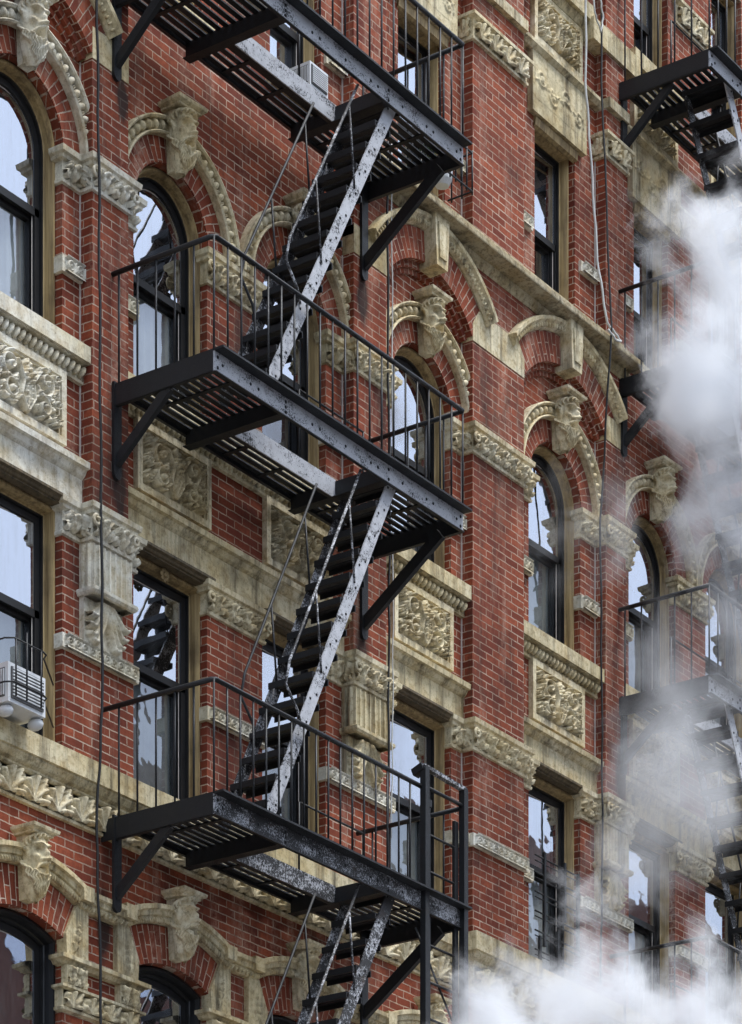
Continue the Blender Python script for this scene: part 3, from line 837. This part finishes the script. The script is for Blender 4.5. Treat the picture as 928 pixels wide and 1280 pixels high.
# ---- windows
def window(o, z0, z1, kind, dress, spring=None, mid=None, sw=.066):
    a, b = o; c = (a + b) / 2; hw = (b - a) / 2
    cs = MB(); cw, n1, n2 = .045, RV, -.135
    if kind == 'arch':
        def outline(ins, k=20):
            r = hw - ins
            return [(b - ins, z0)] + [(c + r * math.cos(t), spring + r * math.sin(t)) for t in np.linspace(0, PI, k)] + [(a + ins, z0)]
    elif kind == 'seg':
        rise = F2['rise']
        def outline(ins, k=14):
            h2 = hw - ins; rr = segc(hw, rise) - ins; cz = z1 - rise + rise - segc(hw, rise)
            t0 = math.acos(h2 / rr)
            return [(b - ins, z0)] + [(c + rr * math.cos(t), cz + rr * math.sin(t)) for t in np.linspace(t0, PI - t0, k)] + [(a + ins, z0)]
    else:
        def outline(ins, k=0):
            return [(b - ins, z0), (b - ins, z1 - ins), (a + ins, z1 - ins), (a + ins, z0)]
    def strip(mb, i0, i1, na, nb, mat=0):
        A, Bq = outline(i0), outline(i1)
        for j in range(len(A) - 1):
            mb.face([W(*_un(A[j], na)), W(*_un(A[j + 1], na)), W(*_un(Bq[j + 1], nb)), W(*_un(Bq[j], nb))], mat)
    def _un(p, n): return (p[0], n, p[1])
    CM = M['sash'] if kind == 'seg' else M['casing']
    strip(cs, 0, .018, n1 - .001, n1 + .012); strip(cs, .018, cw - .012, n1 + .012, n1 + .012); strip(cs, cw - .012, cw, n1 + .012, n1 - .02); strip(cs, cw, cw + .004, n1 - .02, n2); strip(cs, cw + .004, cw + .02, n2, n2 - .01)
    cs.box(a, b, n2 - .14, .0, z0 + .002, z0 + .04)
    win = part('window', cs, CM)
    s = MB(); s0 = cw + .016
    strip(s, s0 - .02, s0 + .012, n2 - .006, n2 - .006); strip(s, s0 + .012, s0 + .016, n2 - .006, n2 - .03)
    strip(s, s0 + .016, s0 + sw, n2 - .03, n2 - .03); strip(s, s0 + sw, s0 + sw + .004, n2 - .03, n2 - .05); strip(s, s0 + sw, s0 + sw + .012, n2 - .05, n2 - .052, 1)
    mid = mid if mid else (z0 + (z1 - z0) * .52)
    ia = a + s0 + .016; ib = b - s0 - .016
    # meeting rail and lower sash, set further back
    s.box(ia, ib, n2 - .07, n2 - .03, mid - .03, mid + .03)
    s.box(ia, ib, n2 - .125, n2 - .075, mid - .055, mid + .01)
    s.box(ia, ia + .06, n2 - .125, n2 - .075, z0 + .04, mid); s.box(ib - .06, ib, n2 - .125, n2 - .075, z0 + .04, mid); s.box(ia, ib, n2 - .13, n2 - .07, z0 + .04, z0 + .12)
    s.box(ia + .03, ia + .04, n2 - .075, n2 - .03, z0 + .04, mid); s.box(ib - .045, ib - .03, n2 - .075, n2 - .06, z0 + .04, mid)
    add('sash', s.mesh('sash', [M['sash'], M['putty']]), win)
    # panes with a little thickness of wobble
    O = outline(s0 + sw + .002)
    g = MB(); top = [p for p in O if p[1] > mid]
    poly = [(O[0][0], mid)] + top + [(O[-1][0], mid)]
    tl = R(3.2 + random.uniform(-.7, .7))
    def tilt(p): return (p[0], n2 - .055 + (p[0] - c) * math.tan(tl), p[1])
    g.face([W(*tilt(p)) for p in poly]); add('upper_pane', g.mesh('upper_pane', M['glass']), win)
    g = MB(); g.face([W(ia + .05, n2 - .10, z0 + .1), W(ib - .05, n2 - .10, z0 + .1), W(ib - .05, n2 - .10, mid), W(ia + .05, n2 - .10, mid)])
    add('lower_pane', g.mesh('lower_pane', M['glass_low' if dress != 'bright' else 'glass']), win)
    if dress != 'none':
        cm = MB(); k = 40; hi = mid if dress != 'full' else (z1 - .1); ph = random.uniform(0, 6)
        P = np.zeros((2, k, 3)); xs = np.linspace(ia, ib, k)
        fold = .018 if dress in ('curtain', 'full') else .002
        for q, zz in enumerate((z0 + .05, hi)):
            P[q, :, 0] = xs; P[q, :, 1] = n2 - .15 + fold * np.sin(xs * 62 + ph) + fold * .6 * np.sin(xs * 23 + ph); P[q, :, 2] = zz
        cm.grid(P); add('curtain' if fold > .01 else 'blind', cm.mesh('curtain', M['curtain' if dress in ('curtain', 'full') else 'blind']), win)
    # a flat board closes the round top behind the glass of arched windows
    return win
dress3 = {1: 'blind', 2: 'blind', 3: 'blind', 4: 'blind', 5: 'full', 6: 'curtain', 7: 'blind', 8: 'blind'}
dress4 = {1: 'curtain', 2: 'curtain', 3: 'none', 4: 'bright', 5: 'blind', 6: 'blind', 7: 'curtain', 8: 'none'}
for i, o in enumerate(OPEN):
    if i == 0: continue
    window(o, F4['z0'], F4['spring'] + (o[1] - o[0]) / 2, 'arch', dress4[i], F4['spring'], 14.66)
    window(o, F3['z0'], F3['z1'], 'rect', dress3[i], None, 11.60)
    window(o, F2['z0'], F2['spring'] + F2['rise'], 'seg', 'blind', None, 8.2)
    window(OPEN5[i], F5['z0'], F5['z1'], 'rect', 'bright' if i in (2, 3, 4, 6) else 'none', None, 17.62, .03)
    window(OPEN5[i], F6['z0'], F6['z1'], 'rect', 'none', None, 20.55, .03)

# ------------------------------------------------------------------ fire escapes
def fire_escape(u0, s, levels, xA, xB, label, ladder, stairs, x_in0, x_in1):
    """x runs 0..LEN from the foot end to the head end of the stairs; u = u0 + s * x"""
    LEN, NO, NI, NW = 3.40, 1.10, .58, .13
    root = empty('fire_escape', (u0 + s * LEN / 2, .6, levels[0]), label, 'fire escape', 'iron fire escapes on the facade')
    off = (-(u0 + s * LEN / 2), -.6, -levels[0])
    U = lambda x: u0 + s * x
    def bx(m, x0, x1, n0, n1, z0, z1, mat=0):
        a, b = sorted((U(x0), U(x1))); m.box(a, b, n0, n1, z0, z1, mat)
    def put(name, m, mats, parent=None):
        me = m.mesh(name, mats)
        return add(name, me, root, off) if parent is None else add(name, me, parent)
    IM = [M['iron'], M['chipped'], M['worn']]
    for li, z in enumerate(levels):
        m = MB()
        bx(m, 0, LEN, NO + .002, NO + .014, z - .165, z - .012, 1 if li else 2)            # outer channel, flanges outwards
        bx(m, -.005, LEN + .005, NO + .002, NO + .105, z - .012, z + .004); bx(m, 0, LEN, NO + .002, NO + .03, z - .172, z - .165)
        for q in range(9):
            x = .10 + q * (LEN - .2) / 8
            for e in ((-.05, 0), (.05, 0)) if q % 2 else ((0, 0),): m.ell((U(x + e[0]), NO + .015, z - .09), .013, .008, .013, 8, 5)
        for x in (x_in0, x_in1, LEN - .04, .04):
            for e in (-.13, -.05): m.ell((U(x), NO + .015, z + e), .014, .009, .014, 8, 5)
        for x in (0, LEN): bx(m, x - .006, x + .006, NW - .12, NO + .002, z - .165, z + .002); bx(m, x - .03 if x else 0, x + .006 if x else .03, NW, NO, z - .17, z - .160)
        bx(m, x_in0, x_in1, NI - .006, NI + .006, z - .15, z + .002, 1 if li else 2); bx(m, x_in0, x_in1, NI - .04, NI - .006, z - .15, z - .143)
        bx(m, 0.02, LEN - .02, NW - .02, NW + .01, z - .05, z - .012)
        for x in (x_in0, x_in1): bx(m, x - .008, x + .008, NW, NO, z - .150, z - .012); bx(m, x - .045, x + .045, NW, NO, z - .152, z - .146)
        plat = put('platform', m, IM)
        g = MB()
        def slats(x0, x1, n0, n1):
            k = max(1, int((n1 - n0) / .072))
            for i in range(k):
                c = n0 + (i + .5) * (n1 - n0) / k; bx(g, x0, x1, c - .0245, c + .0245, z - .020, z - .010)
            kk = max(1, round((x1 - x0) / .42))
            for i in range(1, kk):
                x = x0 + (x1 - x0) * i / kk; bx(g, x - .02, x + .02, n0, n1, z - .032, z - .0205)
        slats(0.01, x_in0, NW, NO); slats(x_in1, LEN - .01, NW, NO); slats(x_in0, x_in1, NW, NI)
        put('grating', g, M['iron'], plat)
        for x in (.03, LEN - .06) if li or True else ():
            b = MB(); u = U(x); big = (x > 1) == (s > 0)
            ne = .93 if big else .66; zl = z - (.74 if big else .60)
            b.bar((u, .13, zl), (u, ne, z - .155), .045, .10 if big else .075)
            b.box(u - .045, u + .045, .125, .150, zl - .08, z + .02)
            b.prism([(u + .045 * math.cos(t), zl - .08 + .045 * math.sin(t)) for t in np.linspace(PI, 2 * PI, 8)], .125, .150)
            put('bracket', b, M['iron'], plat)
        # railing
        r = MB(); h = .855; zr = z + h
        xe = LEN if not (ladder and li == 0) else 2.78
        r.tube([(U(0), .02, zr), (U(0), NO - .02, zr), (U(.02), NO + .01, zr), (U(xe), NO + .01, zr)], .020, 8)
        r.tube([(U(LEN), .02, zr), (U(LEN), NO + .01, zr)], .020, 8)
        k = int(xe / .162)
        for i in range(k + 1):
            x = xe * i / k; r.tube([(U(x), NO + .01, z - .01), (U(x), NO + .01, zr)], .0085, 6)
        for x in (0, LEN):
            for i in range(1, 6): n = NO * i / 6; r.tube([(U(x), n, z - .01), (U(x), n, zr)], .0085, 6)
        # guard along the stair well, wall side
        if (li + 1 < len(levels)) or True:
            r.tube([(U(x_in0 + .9), NI, z + .55), (U(x_in1 + .4), NI, z + .55)], .009, 6)
            for x in (x_in0 + .9, x_in1 + .4): r.tube([(U(x), NI, z), (U(x), NI, z + .55)], .009, 6)
        put('railing', r, M['iron'])
    for (z0, z1) in stairs:
        dx, dz = xB - xA, z1 - z0; ln = math.hypot(dx, dz); tx, tz = dx / ln, dz / ln
        st = MB()
        N0, N1 = NI + .03, NO - .05
        m1 = MB()
        for (mm, nn) in ((m1, N1),):
            mm.bar((U(xA), nn, z0), (U(xB), nn, z1 - .02), .014, .115, (0, 0, 1), 1 if z0 > 8 else 2)
        for k in range(13):
            t = (k + .5) / 13; x, zz = xA + dx * t, z0 + dz * t
            for e in (-.045, .045): m1.ell((U(x + e * .9), N1 + .008, zz + e * .6), .012, .008, .012, 6, 4)
        stair = put('stair', m1, IM)
        m2 = MB(); m2.bar((U(xA), N0, z0), (U(xB), N0, z1 - .02), .014, .115, (0, 0, 1), 2); put('stringer', m2, IM, stair)
        nt = int(dz / .235); T = MB()
        for q in range(3): bx0, bx1 = -.10 + q * .07, -.10 + q * .07 + .055; T.box(bx0, bx1, N0, N1, -.012, 0)
        T.box(-.105, -.095, N0, N1, -.05, 0); T.box(.10, .11, N0, N1, -.05, 0)
        tm = T.mesh('tread', M['iron'])
        for k in range(nt):
            t = (k + .7) / nt
            add('tread', tm, stair, (U(xA + dx * t), 0, z0 + dz * t))
        for nn, zc in ((N0, z1 - .16), (N1, z1 - .16)):
            hr = MB(); up = .80
            # the rail starts under the landing above, runs down and turns in to the stringer at the foot
            tt = (zc - up - z0) / dz
            p0 = (U(xA + dx * tt), nn + .015, zc); q0 = (U(xA + dx * .16), nn + .015, z0 + dz * .16 + up)
            q1 = (U(xA + dx * .13), nn + .015, z0 + dz * .13 + up - .10); q2 = (U(xA + dx * .16 + .10), nn + .015, z0 + dz * .13 + up - .26); q3 = (U(xA + dx * .24), nn + .015, z0 + dz * .25 + .06)
            hr.tube([p0, q0, q1, q2, q3], .0115, 7)
            for t in (.36, .62):
                hr.tube([(U(xA + dx * t), nn + .015, z0 + dz * t + up), (U(xA + dx * (t + .045)), nn + .012, z0 + dz * (t + .045) + .02)], .009, 6)
            put('handrail', hr, [M['worn'] if nn == N1 else M['iron']], stair)
    if ladder:
        z = levels[0]; m = MB(); n = NO + .03
        a, b = U(2.80), U(LEN - .02)
        for u in (a, b): m.box(u - .03, u + .03, n - .025, n + .03, z - 1.9, z + 1.02 if u == a else z + 1.0, 0)
        m.bar((a - .03, n, z + 1.02), (b + .02, n, z + 1.0), .05, .03, (0, 0, 1), 2); m.tube([(a, n, z + .86), (b, n, z + .86)], .016, 6)
        m.bar((a, n, z + 1.02), (a, n - .10, z + .98), .08, .06)
        lad = put('ladder_guide', m, IM)
        m = MB(); c, d = a + .10, b - .06
        for u in (c, d): m.box(u - .028, u + .028, n - .055, n - .028, z - 2.6, z + .72)
        m.bar((c, n - .04, z + .72), (c, n - .04, z + .78), .06, .05)
        zz = z + .50
        while zz > z - 2.5:
            m.tube([(c, n - .04, zz), (d, n - .04, zz)], .011, 6); zz -= .305
        m.tube([(a - .02, n - .08, z - .3), (b, n - .08, z - 1.0)], .010, 6)
        put('drop_ladder', m, M['iron'])
    return root
LV = [10.15, 13.49, 16.57]
fire_escape(-.33, 1, [6.85] + LV if False else LV, .74, 2.48, 'black iron fire escape clear of the steam, with a drop ladder below its lowest platform', True,
            [(6.95, 10.15), (10.15, 13.49), (13.49, 16.57)], .90, 2.30)
fire_escape(10.72, -1, LV + [19.44], 1.25, 2.98, 'black iron fire escape half hidden in white steam, its stairs falling to the right', False,
            [(10.15, 13.49), (13.49, 16.57), (16.57, 19.44)], .80, 2.80)

# ------------------------------------------------------------------ things on the facade
# air conditioner in the left window of floor three
ac = empty('air_conditioner', (-1.55, .06, 10.57), 'white boxy air conditioner sticking out of the left window above the leaf frieze', 'air conditioner')
def child(name, m, mats, root):
    o = bpy.data.objects.new(name, m.mesh(name, mats)); COL.objects.link(o); o.parent = root; o.location = -root.location; return o
m = MB(); x0, x1, n0, n1, z0, z1 = -1.74, -1.325, -.14, .30, 10.575, 10.865
m.box(x0, x1, n0, n1, z0, z1); child('case', m, M['white'], ac)
m = MB(); m.box(x0 + .03, x1 - .03, n1, n1 + .012, z0 + .03, z1 - .03)
m.box(x0 - .006, x0, .02, n1 - .03, z0 + .04, z1 - .04); child('grille', m, M['grille'], ac)
m = MB()
for k in range(11):
    n = .04 + k * .022; m.box(x0 - .014, x0 - .004, n, n + .009, z0 + .05, z1 - .05)
for k in range(9):
    z = z0 + .05 + k * .024; m.box(x0 + .04, x1 - .04, n1 + .012, n1 + .02, z, z + .010)
m.box(x1, x1 + .006, .0, n1 - .02, z0 + .045, z1 - .045); child('louvre', m, M['white'], ac)
m = MB()
for u in (x0 + .06, x1 - .02):
    m = MB(); m.ell((u, .22, 10.535), .05, .07, .045, 10, 6); child('foot', m, M['white'], ac)
def copy_tree(o, parent=None):
    n = o.copy(); COL.objects.link(n); n.parent = parent
    for ch in [x for x in bpy.data.objects if x.parent == o]: copy_tree(ch, n)
    return n
ac2 = copy_tree(ac); ac2.scale = (.62, .7, .7); ac2.location = W(2.30, .0, 16.98); ac2['label'] = 'white air conditioner behind the top railing of the fire escape clear of the steam'
ac['group'] = ac2['group'] = 'window air conditioners'
# thin iron guard round it
g = empty('window_guard', (-1.5, .2, 10.53), 'thin black iron guard curving round the white air conditioner', 'window guard')
m = MB()
for z in (10.70, 11.02): m.tube([(-1.78, .0, z), (-1.78, .30, z), (-1.74, .36, z), (-1.42, .36, z), (-1.36, .34, z), (-1.32, .28, z), (-.90, .01, z)], .007, 6)
child('rail', m, M['iron'], g)
m = MB()
for u in (-1.72, -1.60, -1.44): m.tube([(u, .36, 10.60), (u, .36, 11.10 if u == -1.60 else 11.02)], .007, 6)
child('upright', m, M['iron'], g)
# guard in the window right of the wide pier, floor three
g = empty('window_guard', (6.3, .06, 10.55), 'black iron ladder-like guard across the tall window right of the wide brick pier', 'window guard')
m = MB()
for z in (10.72, 10.90, 11.08, 11.26, 11.44, 11.60): 
    m.tube([(5.90, .05, z), (6.72, .05, z)], .008, 6); m.tube([(5.90, .05, z - .05), (6.72, .05, z - .05)], .006, 6)
child('rail', m, M['iron'], g)
m = MB()
for u, a, b in ((6.06, 10.78, 11.66), (6.42, 11.10, 11.66), (5.98, 10.56, 10.86), (6.30, 10.56, 10.98), (6.66, 10.9, 11.62)): m.box(u - .016, u + .016, .04, .065, a, b)
child('upright', m, M['iron'], g)
# small flower guard on the sill left of the wide pier, floor five
g = empty('window_guard', (4.1, .2, 16.94), 'small black iron guard on an upper sill, holding a shrub and a white pot', 'window guard')
m = MB()
for z in (17.0, 17.34): m.tube([(3.74, .10, z), (3.74, .36, z), (4.36, .36, z), (4.36, .10, z)], .009, 6)
for k in range(8): u = 3.74 + .62 * k / 7; m.tube([(u, .36, 16.97), (u, .36, 17.36)], .008, 6)
for u in (3.74, 4.36):
    for n in (.14, .25): m.tube([(u, n, 16.97), (u, n, 17.36)], .008, 6)
child('rail', m, M['iron'], g)
m = MB(); prof = [(.06, 0), (.085, .05), (.095, .14), (.08, .18)]
for k in range(16):
    a, b = 2 * PI * k / 16, 2 * PI * (k + 1) / 16
    for p, q in zip(prof, prof[1:]): m.face([W(4.06 + p[0] * math.cos(a), .24 + p[0] * math.sin(a), 16.95 + p[1]), W(4.06 + p[0] * math.cos(b), .24 + p[0] * math.sin(b), 16.95 + p[1]), W(4.06 + q[0] * math.cos(b), .24 + q[0] * math.sin(b), 16.95 + q[1]), W(4.06 + q[0] * math.cos(a), .24 + q[0] * math.sin(a), 16.95 + q[1])])
m.face([W(4.06 + .06 * math.cos(2 * PI * k / 16), .24 + .06 * math.sin(2 * PI * k / 16), 16.95) for k in range(16)])
tag(add('flower_pot', m.mesh('flower_pot', M['white'])), 'round white pot on the sill inside the flower guard', 'pot')
m = MB(); rr = random.Random(4)
for k in range(150):
    a, b, r = rr.uniform(0, 6.28), rr.uniform(-.4, 1.4), rr.uniform(.03, .13)
    c = (3.84 + r * math.cos(a) * math.cos(b), .26 + .8 * r * math.sin(a) * math.cos(b), 17.12 + r * math.sin(b))
    e1 = Vector((rr.gauss(0, 1), rr.gauss(0, 1), rr.gauss(0, 1))).normalized() * .024; e2 = Vector((rr.gauss(0, 1), rr.gauss(0, 1), rr.gauss(0, 1))).normalized() * .012
    p = Vector(W(*c)); m.face([p - e1, p + e2, p + e1, p - e2])
for k in range(6): m.tube([(3.84, .26, 16.94), (3.84 + rr.uniform(-.08, .08), .26 + rr.uniform(-.06, .06), 17.12)], .006, 5)
tag(add('window_plant', m.mesh('window_plant', M['leaf'])), 'small leafy shrub on the sill left of the white pot', 'plant')
# brass rosette on the window head is part of the house
m = MB(); 
for k in range(8): m.ell((.52 + .038 * math.cos(k * PI / 4), -.05, 12.36 + .038 * math.sin(k * PI / 4)), .02, .012, .02, 8, 5)
m.ell((.52, -.045, 12.36), .02, .015, .02, 8, 5); part('rosette', m, M['casing'])

def cable(name, pts, r, mat, label):
    m = MB(); out = []
    for i in range(len(pts) - 1):
        for k in range(6):
            t = k / 6; out.append(tuple(pts[i][j] + (pts[i + 1][j] - pts[i][j]) * t + (.004 * math.sin(i * 3.1 + k * 1.7 + j) if j < 2 else 0) for j in range(3)))
    out.append(pts[-1]); m.tube(out, r, 6); return tag(add(name, m.mesh(name, mat)), label, 'cable')
cable('cable', [(-.70, .22, 17.4), (-.625, .21, 16.3), (-.60, .21, 15.0), (-.575, .2, 13.5), (-.555, .20, 12.0), (-.55, .2, 10.9), (-.56, .15, 10.0), (-.52, .16, 8.9), (-.50, .16, 7.2)], .011, M['cable_b'], 'long black cable hanging down the brick pilaster left of the first fire escape')
cable('cable', [(3.27, .20, 17.0), (3.28, .2, 15.2), (3.30, .2, 13.6), (3.29, .2, 12.4), (3.31, .18, 10.9), (3.31, .18, 10.6)], .010, M['cable_b'], 'black cable down the middle pilaster beside a thin white one')
cable('cable', [(3.33, .20, 17.0), (3.345, .2, 15.2), (3.355, .2, 13.0), (3.35, .2, 12.0), (3.33, .2, 11.0)], .006, M['cable_w'], 'thin white cable down the middle pilaster beside a black one')
cable('cable', [(6.47, .26, 20.2), (6.46, .26, 19.0), (6.56, .26, 18.3), (6.66, .27, 17.4), (6.74, .33, 16.82), (6.86, .34, 16.78), (6.98, .34, 16.74), (6.86, .36, 16.70), (6.74, .34, 16.76)], .011, M['cable_w'], 'slack white cable ending in a coil on the cornice')
cable('cable', [(6.72, .24, 20.6), (6.62, .25, 20.1), (6.64, .25, 19.75), (6.76, .25, 19.62), (6.80, .25, 19.78), (6.74, .25, 19.95), (6.64, .25, 19.98), (6.56, .26, 20.05), (6.50, .26, 20.2)], .009, M['cable_w'], 'short looped white cable near the top of the brick pier')
cable('cable', [(6.80, .22, 20.8), (6.82, .22, 19.2), (6.80, .34, 16.8), (6.83, .2, 15.0), (6.86, .2, 13.2), (6.87, .2, 11.8), (6.88, .17, 10.6)], .010, M['cable_b'], 'black cable down the right-hand pilaster crossing the cornice')

# ------------------------------------------------------------------ the street (below the picture) and the houses opposite (seen in the panes)
m = MB(); m.face([W(-900, 900, -.13), W(900, 900, -.13), W(900, -900, -.13), W(-900, -900, -.13)]); tag(add('ground', m.mesh('ground', M['asphalt'])), kind='structure')
m = MB(); m.box(-120, 120, 0.004, 4.5, -.128, .02); tag(add('pavement', m.mesh('pavement', M['paving'])), kind='structure')
m = MB(); m.box(-120, 120, 15.5, 19.9, -.128, .02); tag(add('pavement', m.mesh('pavement', M['paving'])), kind='structure')
OPP = [(8.0, 24.2, 20.5, 'low red brick house across the street, the nearer one mirrored in the lowest panes'), (24.6, 44.0, 22.5, 'long brick house farther along the other side of the street')]
for (a, b, h, lab) in OPP:
    r_ = empty('apartment_building', ((a + b) / 2, 26, 0), lab, 'building')
    m = MB(); m.box(a, b, 20, 32, 0, h); m.box(a - .2, b + .2, 19.5, 20.0, h - .7, h - .1); child('wall', m, M['far_brick'], r_)
    m = MB(); 
    for z in np.arange(4, h - 2.5, 3.3):
        for u in (np.arange(a + 1.2, b - 1.5, 2.1) if b - a > 3 else [a + .25]): m.box(u, u + 1.0, 19.96, 19.99, z, z + 1.9)
    child('window_row', m, M['glass'], r_)
    m = MB(); m.box(a + .3, a + .9, 20.4, 21, h, h + 2.6)
    if b - a > 3: m.box(b - 3.5, b - 2.6, 24, 25, h, h + 2.4); child('chimney', m, M['far_brick'], r_)

# ------------------------------------------------------------------ steam
def steam(name, blobs, dens, thr, label, scale=.9, seed=0.0):
    """one cloud: a lumpy closed hull; inside it the density falls off from the middle of each billow"""
    t = NT(name); pos = t.pos()
    pos = t.n('ShaderNodeTexCoord').outputs['Object']
    warp = t.n('ShaderNodeTexNoise', i_Vector=t.n('ShaderNodeVectorMath', operation='ADD', i_0=pos, i_1=(seed, seed * .7, 0)).outputs[0], i_Scale=scale * .9, i_Detail=5.0).outputs['Color']
    wp = t.n('ShaderNodeVectorMath', operation='MULTIPLY_ADD', i_0=t.n('ShaderNodeVectorMath', operation='SUBTRACT', i_0=warp, i_1=(.5, .5, .5)).outputs[0], i_1=(1.7, 1.7, 1.7), i_2=pos).outputs[0]
    acc = None
    for (u, n, z, ru, rn, rz, k) in blobs:
        d = t.n('ShaderNodeVectorMath', operation='SUBTRACT', i_0=wp, i_1=W(u, n, z)).outputs[0]
        d = t.n('ShaderNodeVectorMath', operation='DIVIDE', i_0=d, i_1=(ru, rn, rz)).outputs[0]
        l = t.n('ShaderNodeVectorMath', operation='LENGTH', i_0=d).outputs['Value']
        v = t.math('MULTIPLY', t.math('MAXIMUM', t.math('SUBTRACT', 1.0, l), 0.0), k)
        acc = v if acc is None else t.math('MAXIMUM', acc, v)
    nz = t.n('ShaderNodeTexNoise', i_Vector=wp, i_Scale=scale * 2.2, i_Detail=8.0, i_Roughness=.70, i_Distortion=.9).outputs['Fac']
    val = t.math('SUBTRACT', t.math('MULTIPLY', acc, 1.45), t.math('MULTIPLY', nz, thr))
    val = t.math('MULTIPLY', t.math('MAXIMUM', val, 0.0), dens)
    vol = t.n('ShaderNodeVolumePrincipled'); vol.inputs['Color'].default_value = (.965, .98, 1.0, 1); vol.inputs['Anisotropy'].default_value = .0
    t.link(val, vol.inputs['Density']); t.link(vol.outputs[0], t.out.inputs['Volume'])
    bm = bmesh.new()
    for (u, n, z, ru, rn, rz, k) in blobs:
        bmesh.ops.create_icosphere(bm, subdivisions=2, radius=1.0, matrix=Matrix.Translation(W(u, n, z)) @ Matrix.Diagonal((ru * 1.08 + .25, rn * 1.02 + .15, rz * 1.08 + .25, 1)))
    pts = [v.co.copy() for v in bm.verts]; bm.free()
    # hull of the billows: one closed skin
    bm = bmesh.new()
    for p in pts: bm.verts.new(p)
    ch = bmesh.ops.convex_hull(bm, input=bm.verts)
    bmesh.ops.delete(bm, geom=[v for v in bm.verts if not v.link_faces], context='VERTS')
    bmesh.ops.recalc_face_normals(bm, faces=bm.faces)
    me = bpy.data.meshes.new(name); bm.to_mesh(me); bm.free(); me.materials.append(t.mat)
    t.mat.cycles.volume_sampling = 'MULTIPLE_IMPORTANCE'
    return tag(add(name, me), label, 'steam', kind='stuff')
steam('steam', [(5.70, 2.0, 15.40, 1.15, .9, 1.15, 1.05), (6.25, 2.7, 15.5, 1.4, 1.0, 1.5, 1.05), (5.9, 2.1, 16.5, 1.15, .85, 1.05, .95), (5.2, 1.95, 16.75, 1.0, .6, .6, .66), (5.9, 2.1, 14.35, 1.1, .8, 1.1, .82), (6.4, 2.3, 17.5, 1.1, .7, 1.0, .60)],
      7.0, 1.12, 'thick white steam cloud billowing over the right-hand fire escape', 1.9, 3.0)
steam('steam', [(3.75, 2.0, 9.35, 1.25, .9, 1.1, .98), (2.3, 2.0, 8.7, 1.3, .8, .95, .95), (5.1, 2.2, 9.5, 1.3, .9, 1.2, .9), (3.95, 2.0, 10.3, .7, .6, .85, .66), (6.1, 2.4, 9.9, 1.4, .9, 1.1, .70)],
      7.0, 1.08, 'thick white steam cloud rising along the bottom edge of the picture', 1.9, 11.0)
steam('steam', [(5.4, 1.9, 12.0, 1.8, .8, 2.3, .70), (4.35, 1.7, 13.6, .95, .6, 1.3, .60), (6.2, 2.2, 13.4, 1.3, .9, 1.5, .72), (5.0, 1.8, 10.9, 1.2, .7, 1.0, .6)],
      2.2, .86, 'thin drifting steam veil between the two thick white clouds', 1.5, 23.0)

# ------------------------------------------------------------------ light: pale overcast sky with a soft sun high on the right
SUN_EL, SUN_AZ = 66.0, 22.0       # azimuth measured from the wall normal towards +u
wd = bpy.data.worlds.new('World'); S.world = wd; wd.use_nodes = True
nt = wd.node_tree; nt.nodes.clear()
out = nt.nodes.new('ShaderNodeOutputWorld'); bg = nt.nodes.new('ShaderNodeBackground'); sky = nt.nodes.new('ShaderNodeTexSky')
sky.sky_type = 'NISHITA'; sky.sun_disc = False; sky.sun_elevation = R(SUN_EL); sky.dust_density = 3.0
sd = Vector((math.sin(R(SUN_AZ)) * math.cos(R(SUN_EL)), -math.cos(R(SUN_AZ)) * math.cos(R(SUN_EL)), math.sin(R(SUN_EL))))
sky.sun_rotation = math.atan2(sd.x, sd.y)
tc = nt.nodes.new('ShaderNodeTexCoord'); nz = nt.nodes.new('ShaderNodeTexNoise'); nz.inputs['Scale'].default_value = 2.2; nz.inputs['Detail'].default_value = 5
nt.links.new(tc.outputs['Generated'], nz.inputs['Vector'])
mr = nt.nodes.new('ShaderNodeMapRange'); mr.inputs[1].default_value = .35; mr.inputs[2].default_value = .7; mr.inputs[3].default_value = .78; mr.inputs[4].default_value = 1.0
nt.links.new(nz.outputs['Fac'], mr.inputs[0])
mx = nt.nodes.new('ShaderNodeMix'); mx.data_type = 'RGBA'; nt.links.new(mr.outputs[0], mx.inputs[0]); nt.links.new(sky.outputs[0], mx.inputs[6]); mx.inputs[7].default_value = (10.0, 11.4, 13.8, 1)
# an overcast sky is brighter overhead than at the skyline
sx = nt.nodes.new('ShaderNodeSeparateXYZ'); nt.links.new(tc.outputs['Generated'], sx.inputs[0])
gr = nt.nodes.new('ShaderNodeMapRange'); gr.inputs[1].default_value = 0.0; gr.inputs[2].default_value = 1.0; gr.inputs[3].default_value = .72; gr.inputs[4].default_value = 1.7; nt.links.new(sx.outputs[2], gr.inputs[0])
vm = nt.nodes.new('ShaderNodeVectorMath'); vm.operation = 'SCALE'; nt.links.new(mx.outputs[2], vm.inputs[0]); nt.links.new(gr.outputs[0], vm.inputs['Scale'])
nt.links.new(vm.outputs[0], bg.inputs[0]); bg.inputs[1].default_value = .088; nt.links.new(bg.outputs[0], out.inputs[0])
sun = bpy.data.lights.new('sun', 'SUN'); sun.energy = 3.6; sun.angle = R(20); sun.color = (1, .985, .955)
so = bpy.data.objects.new('sun', sun); COL.objects.link(so); so.location = (0, -20, 40)
so.rotation_euler = (-sd).to_track_quat('-Z', 'Y').to_euler()

S.render.engine = 'CYCLES'
c = S.cycles
c.use_denoising = True; c.use_adaptive_sampling = True; c.adaptive_threshold = .03
c.max_bounces = 11; c.diffuse_bounces = 3; c.glossy_bounces = 3; c.transparent_max_bounces = 12; c.volume_bounces = 9
c.volume_step_rate = .7; c.volume_max_steps = 160
try: c.denoiser = 'OPENIMAGEDENOISE'
except Exception: pass
S.view_settings.view_transform = 'Standard'; S.view_settings.look = 'None'; S.view_settings.exposure = .2; S.view_settings.gamma = 1
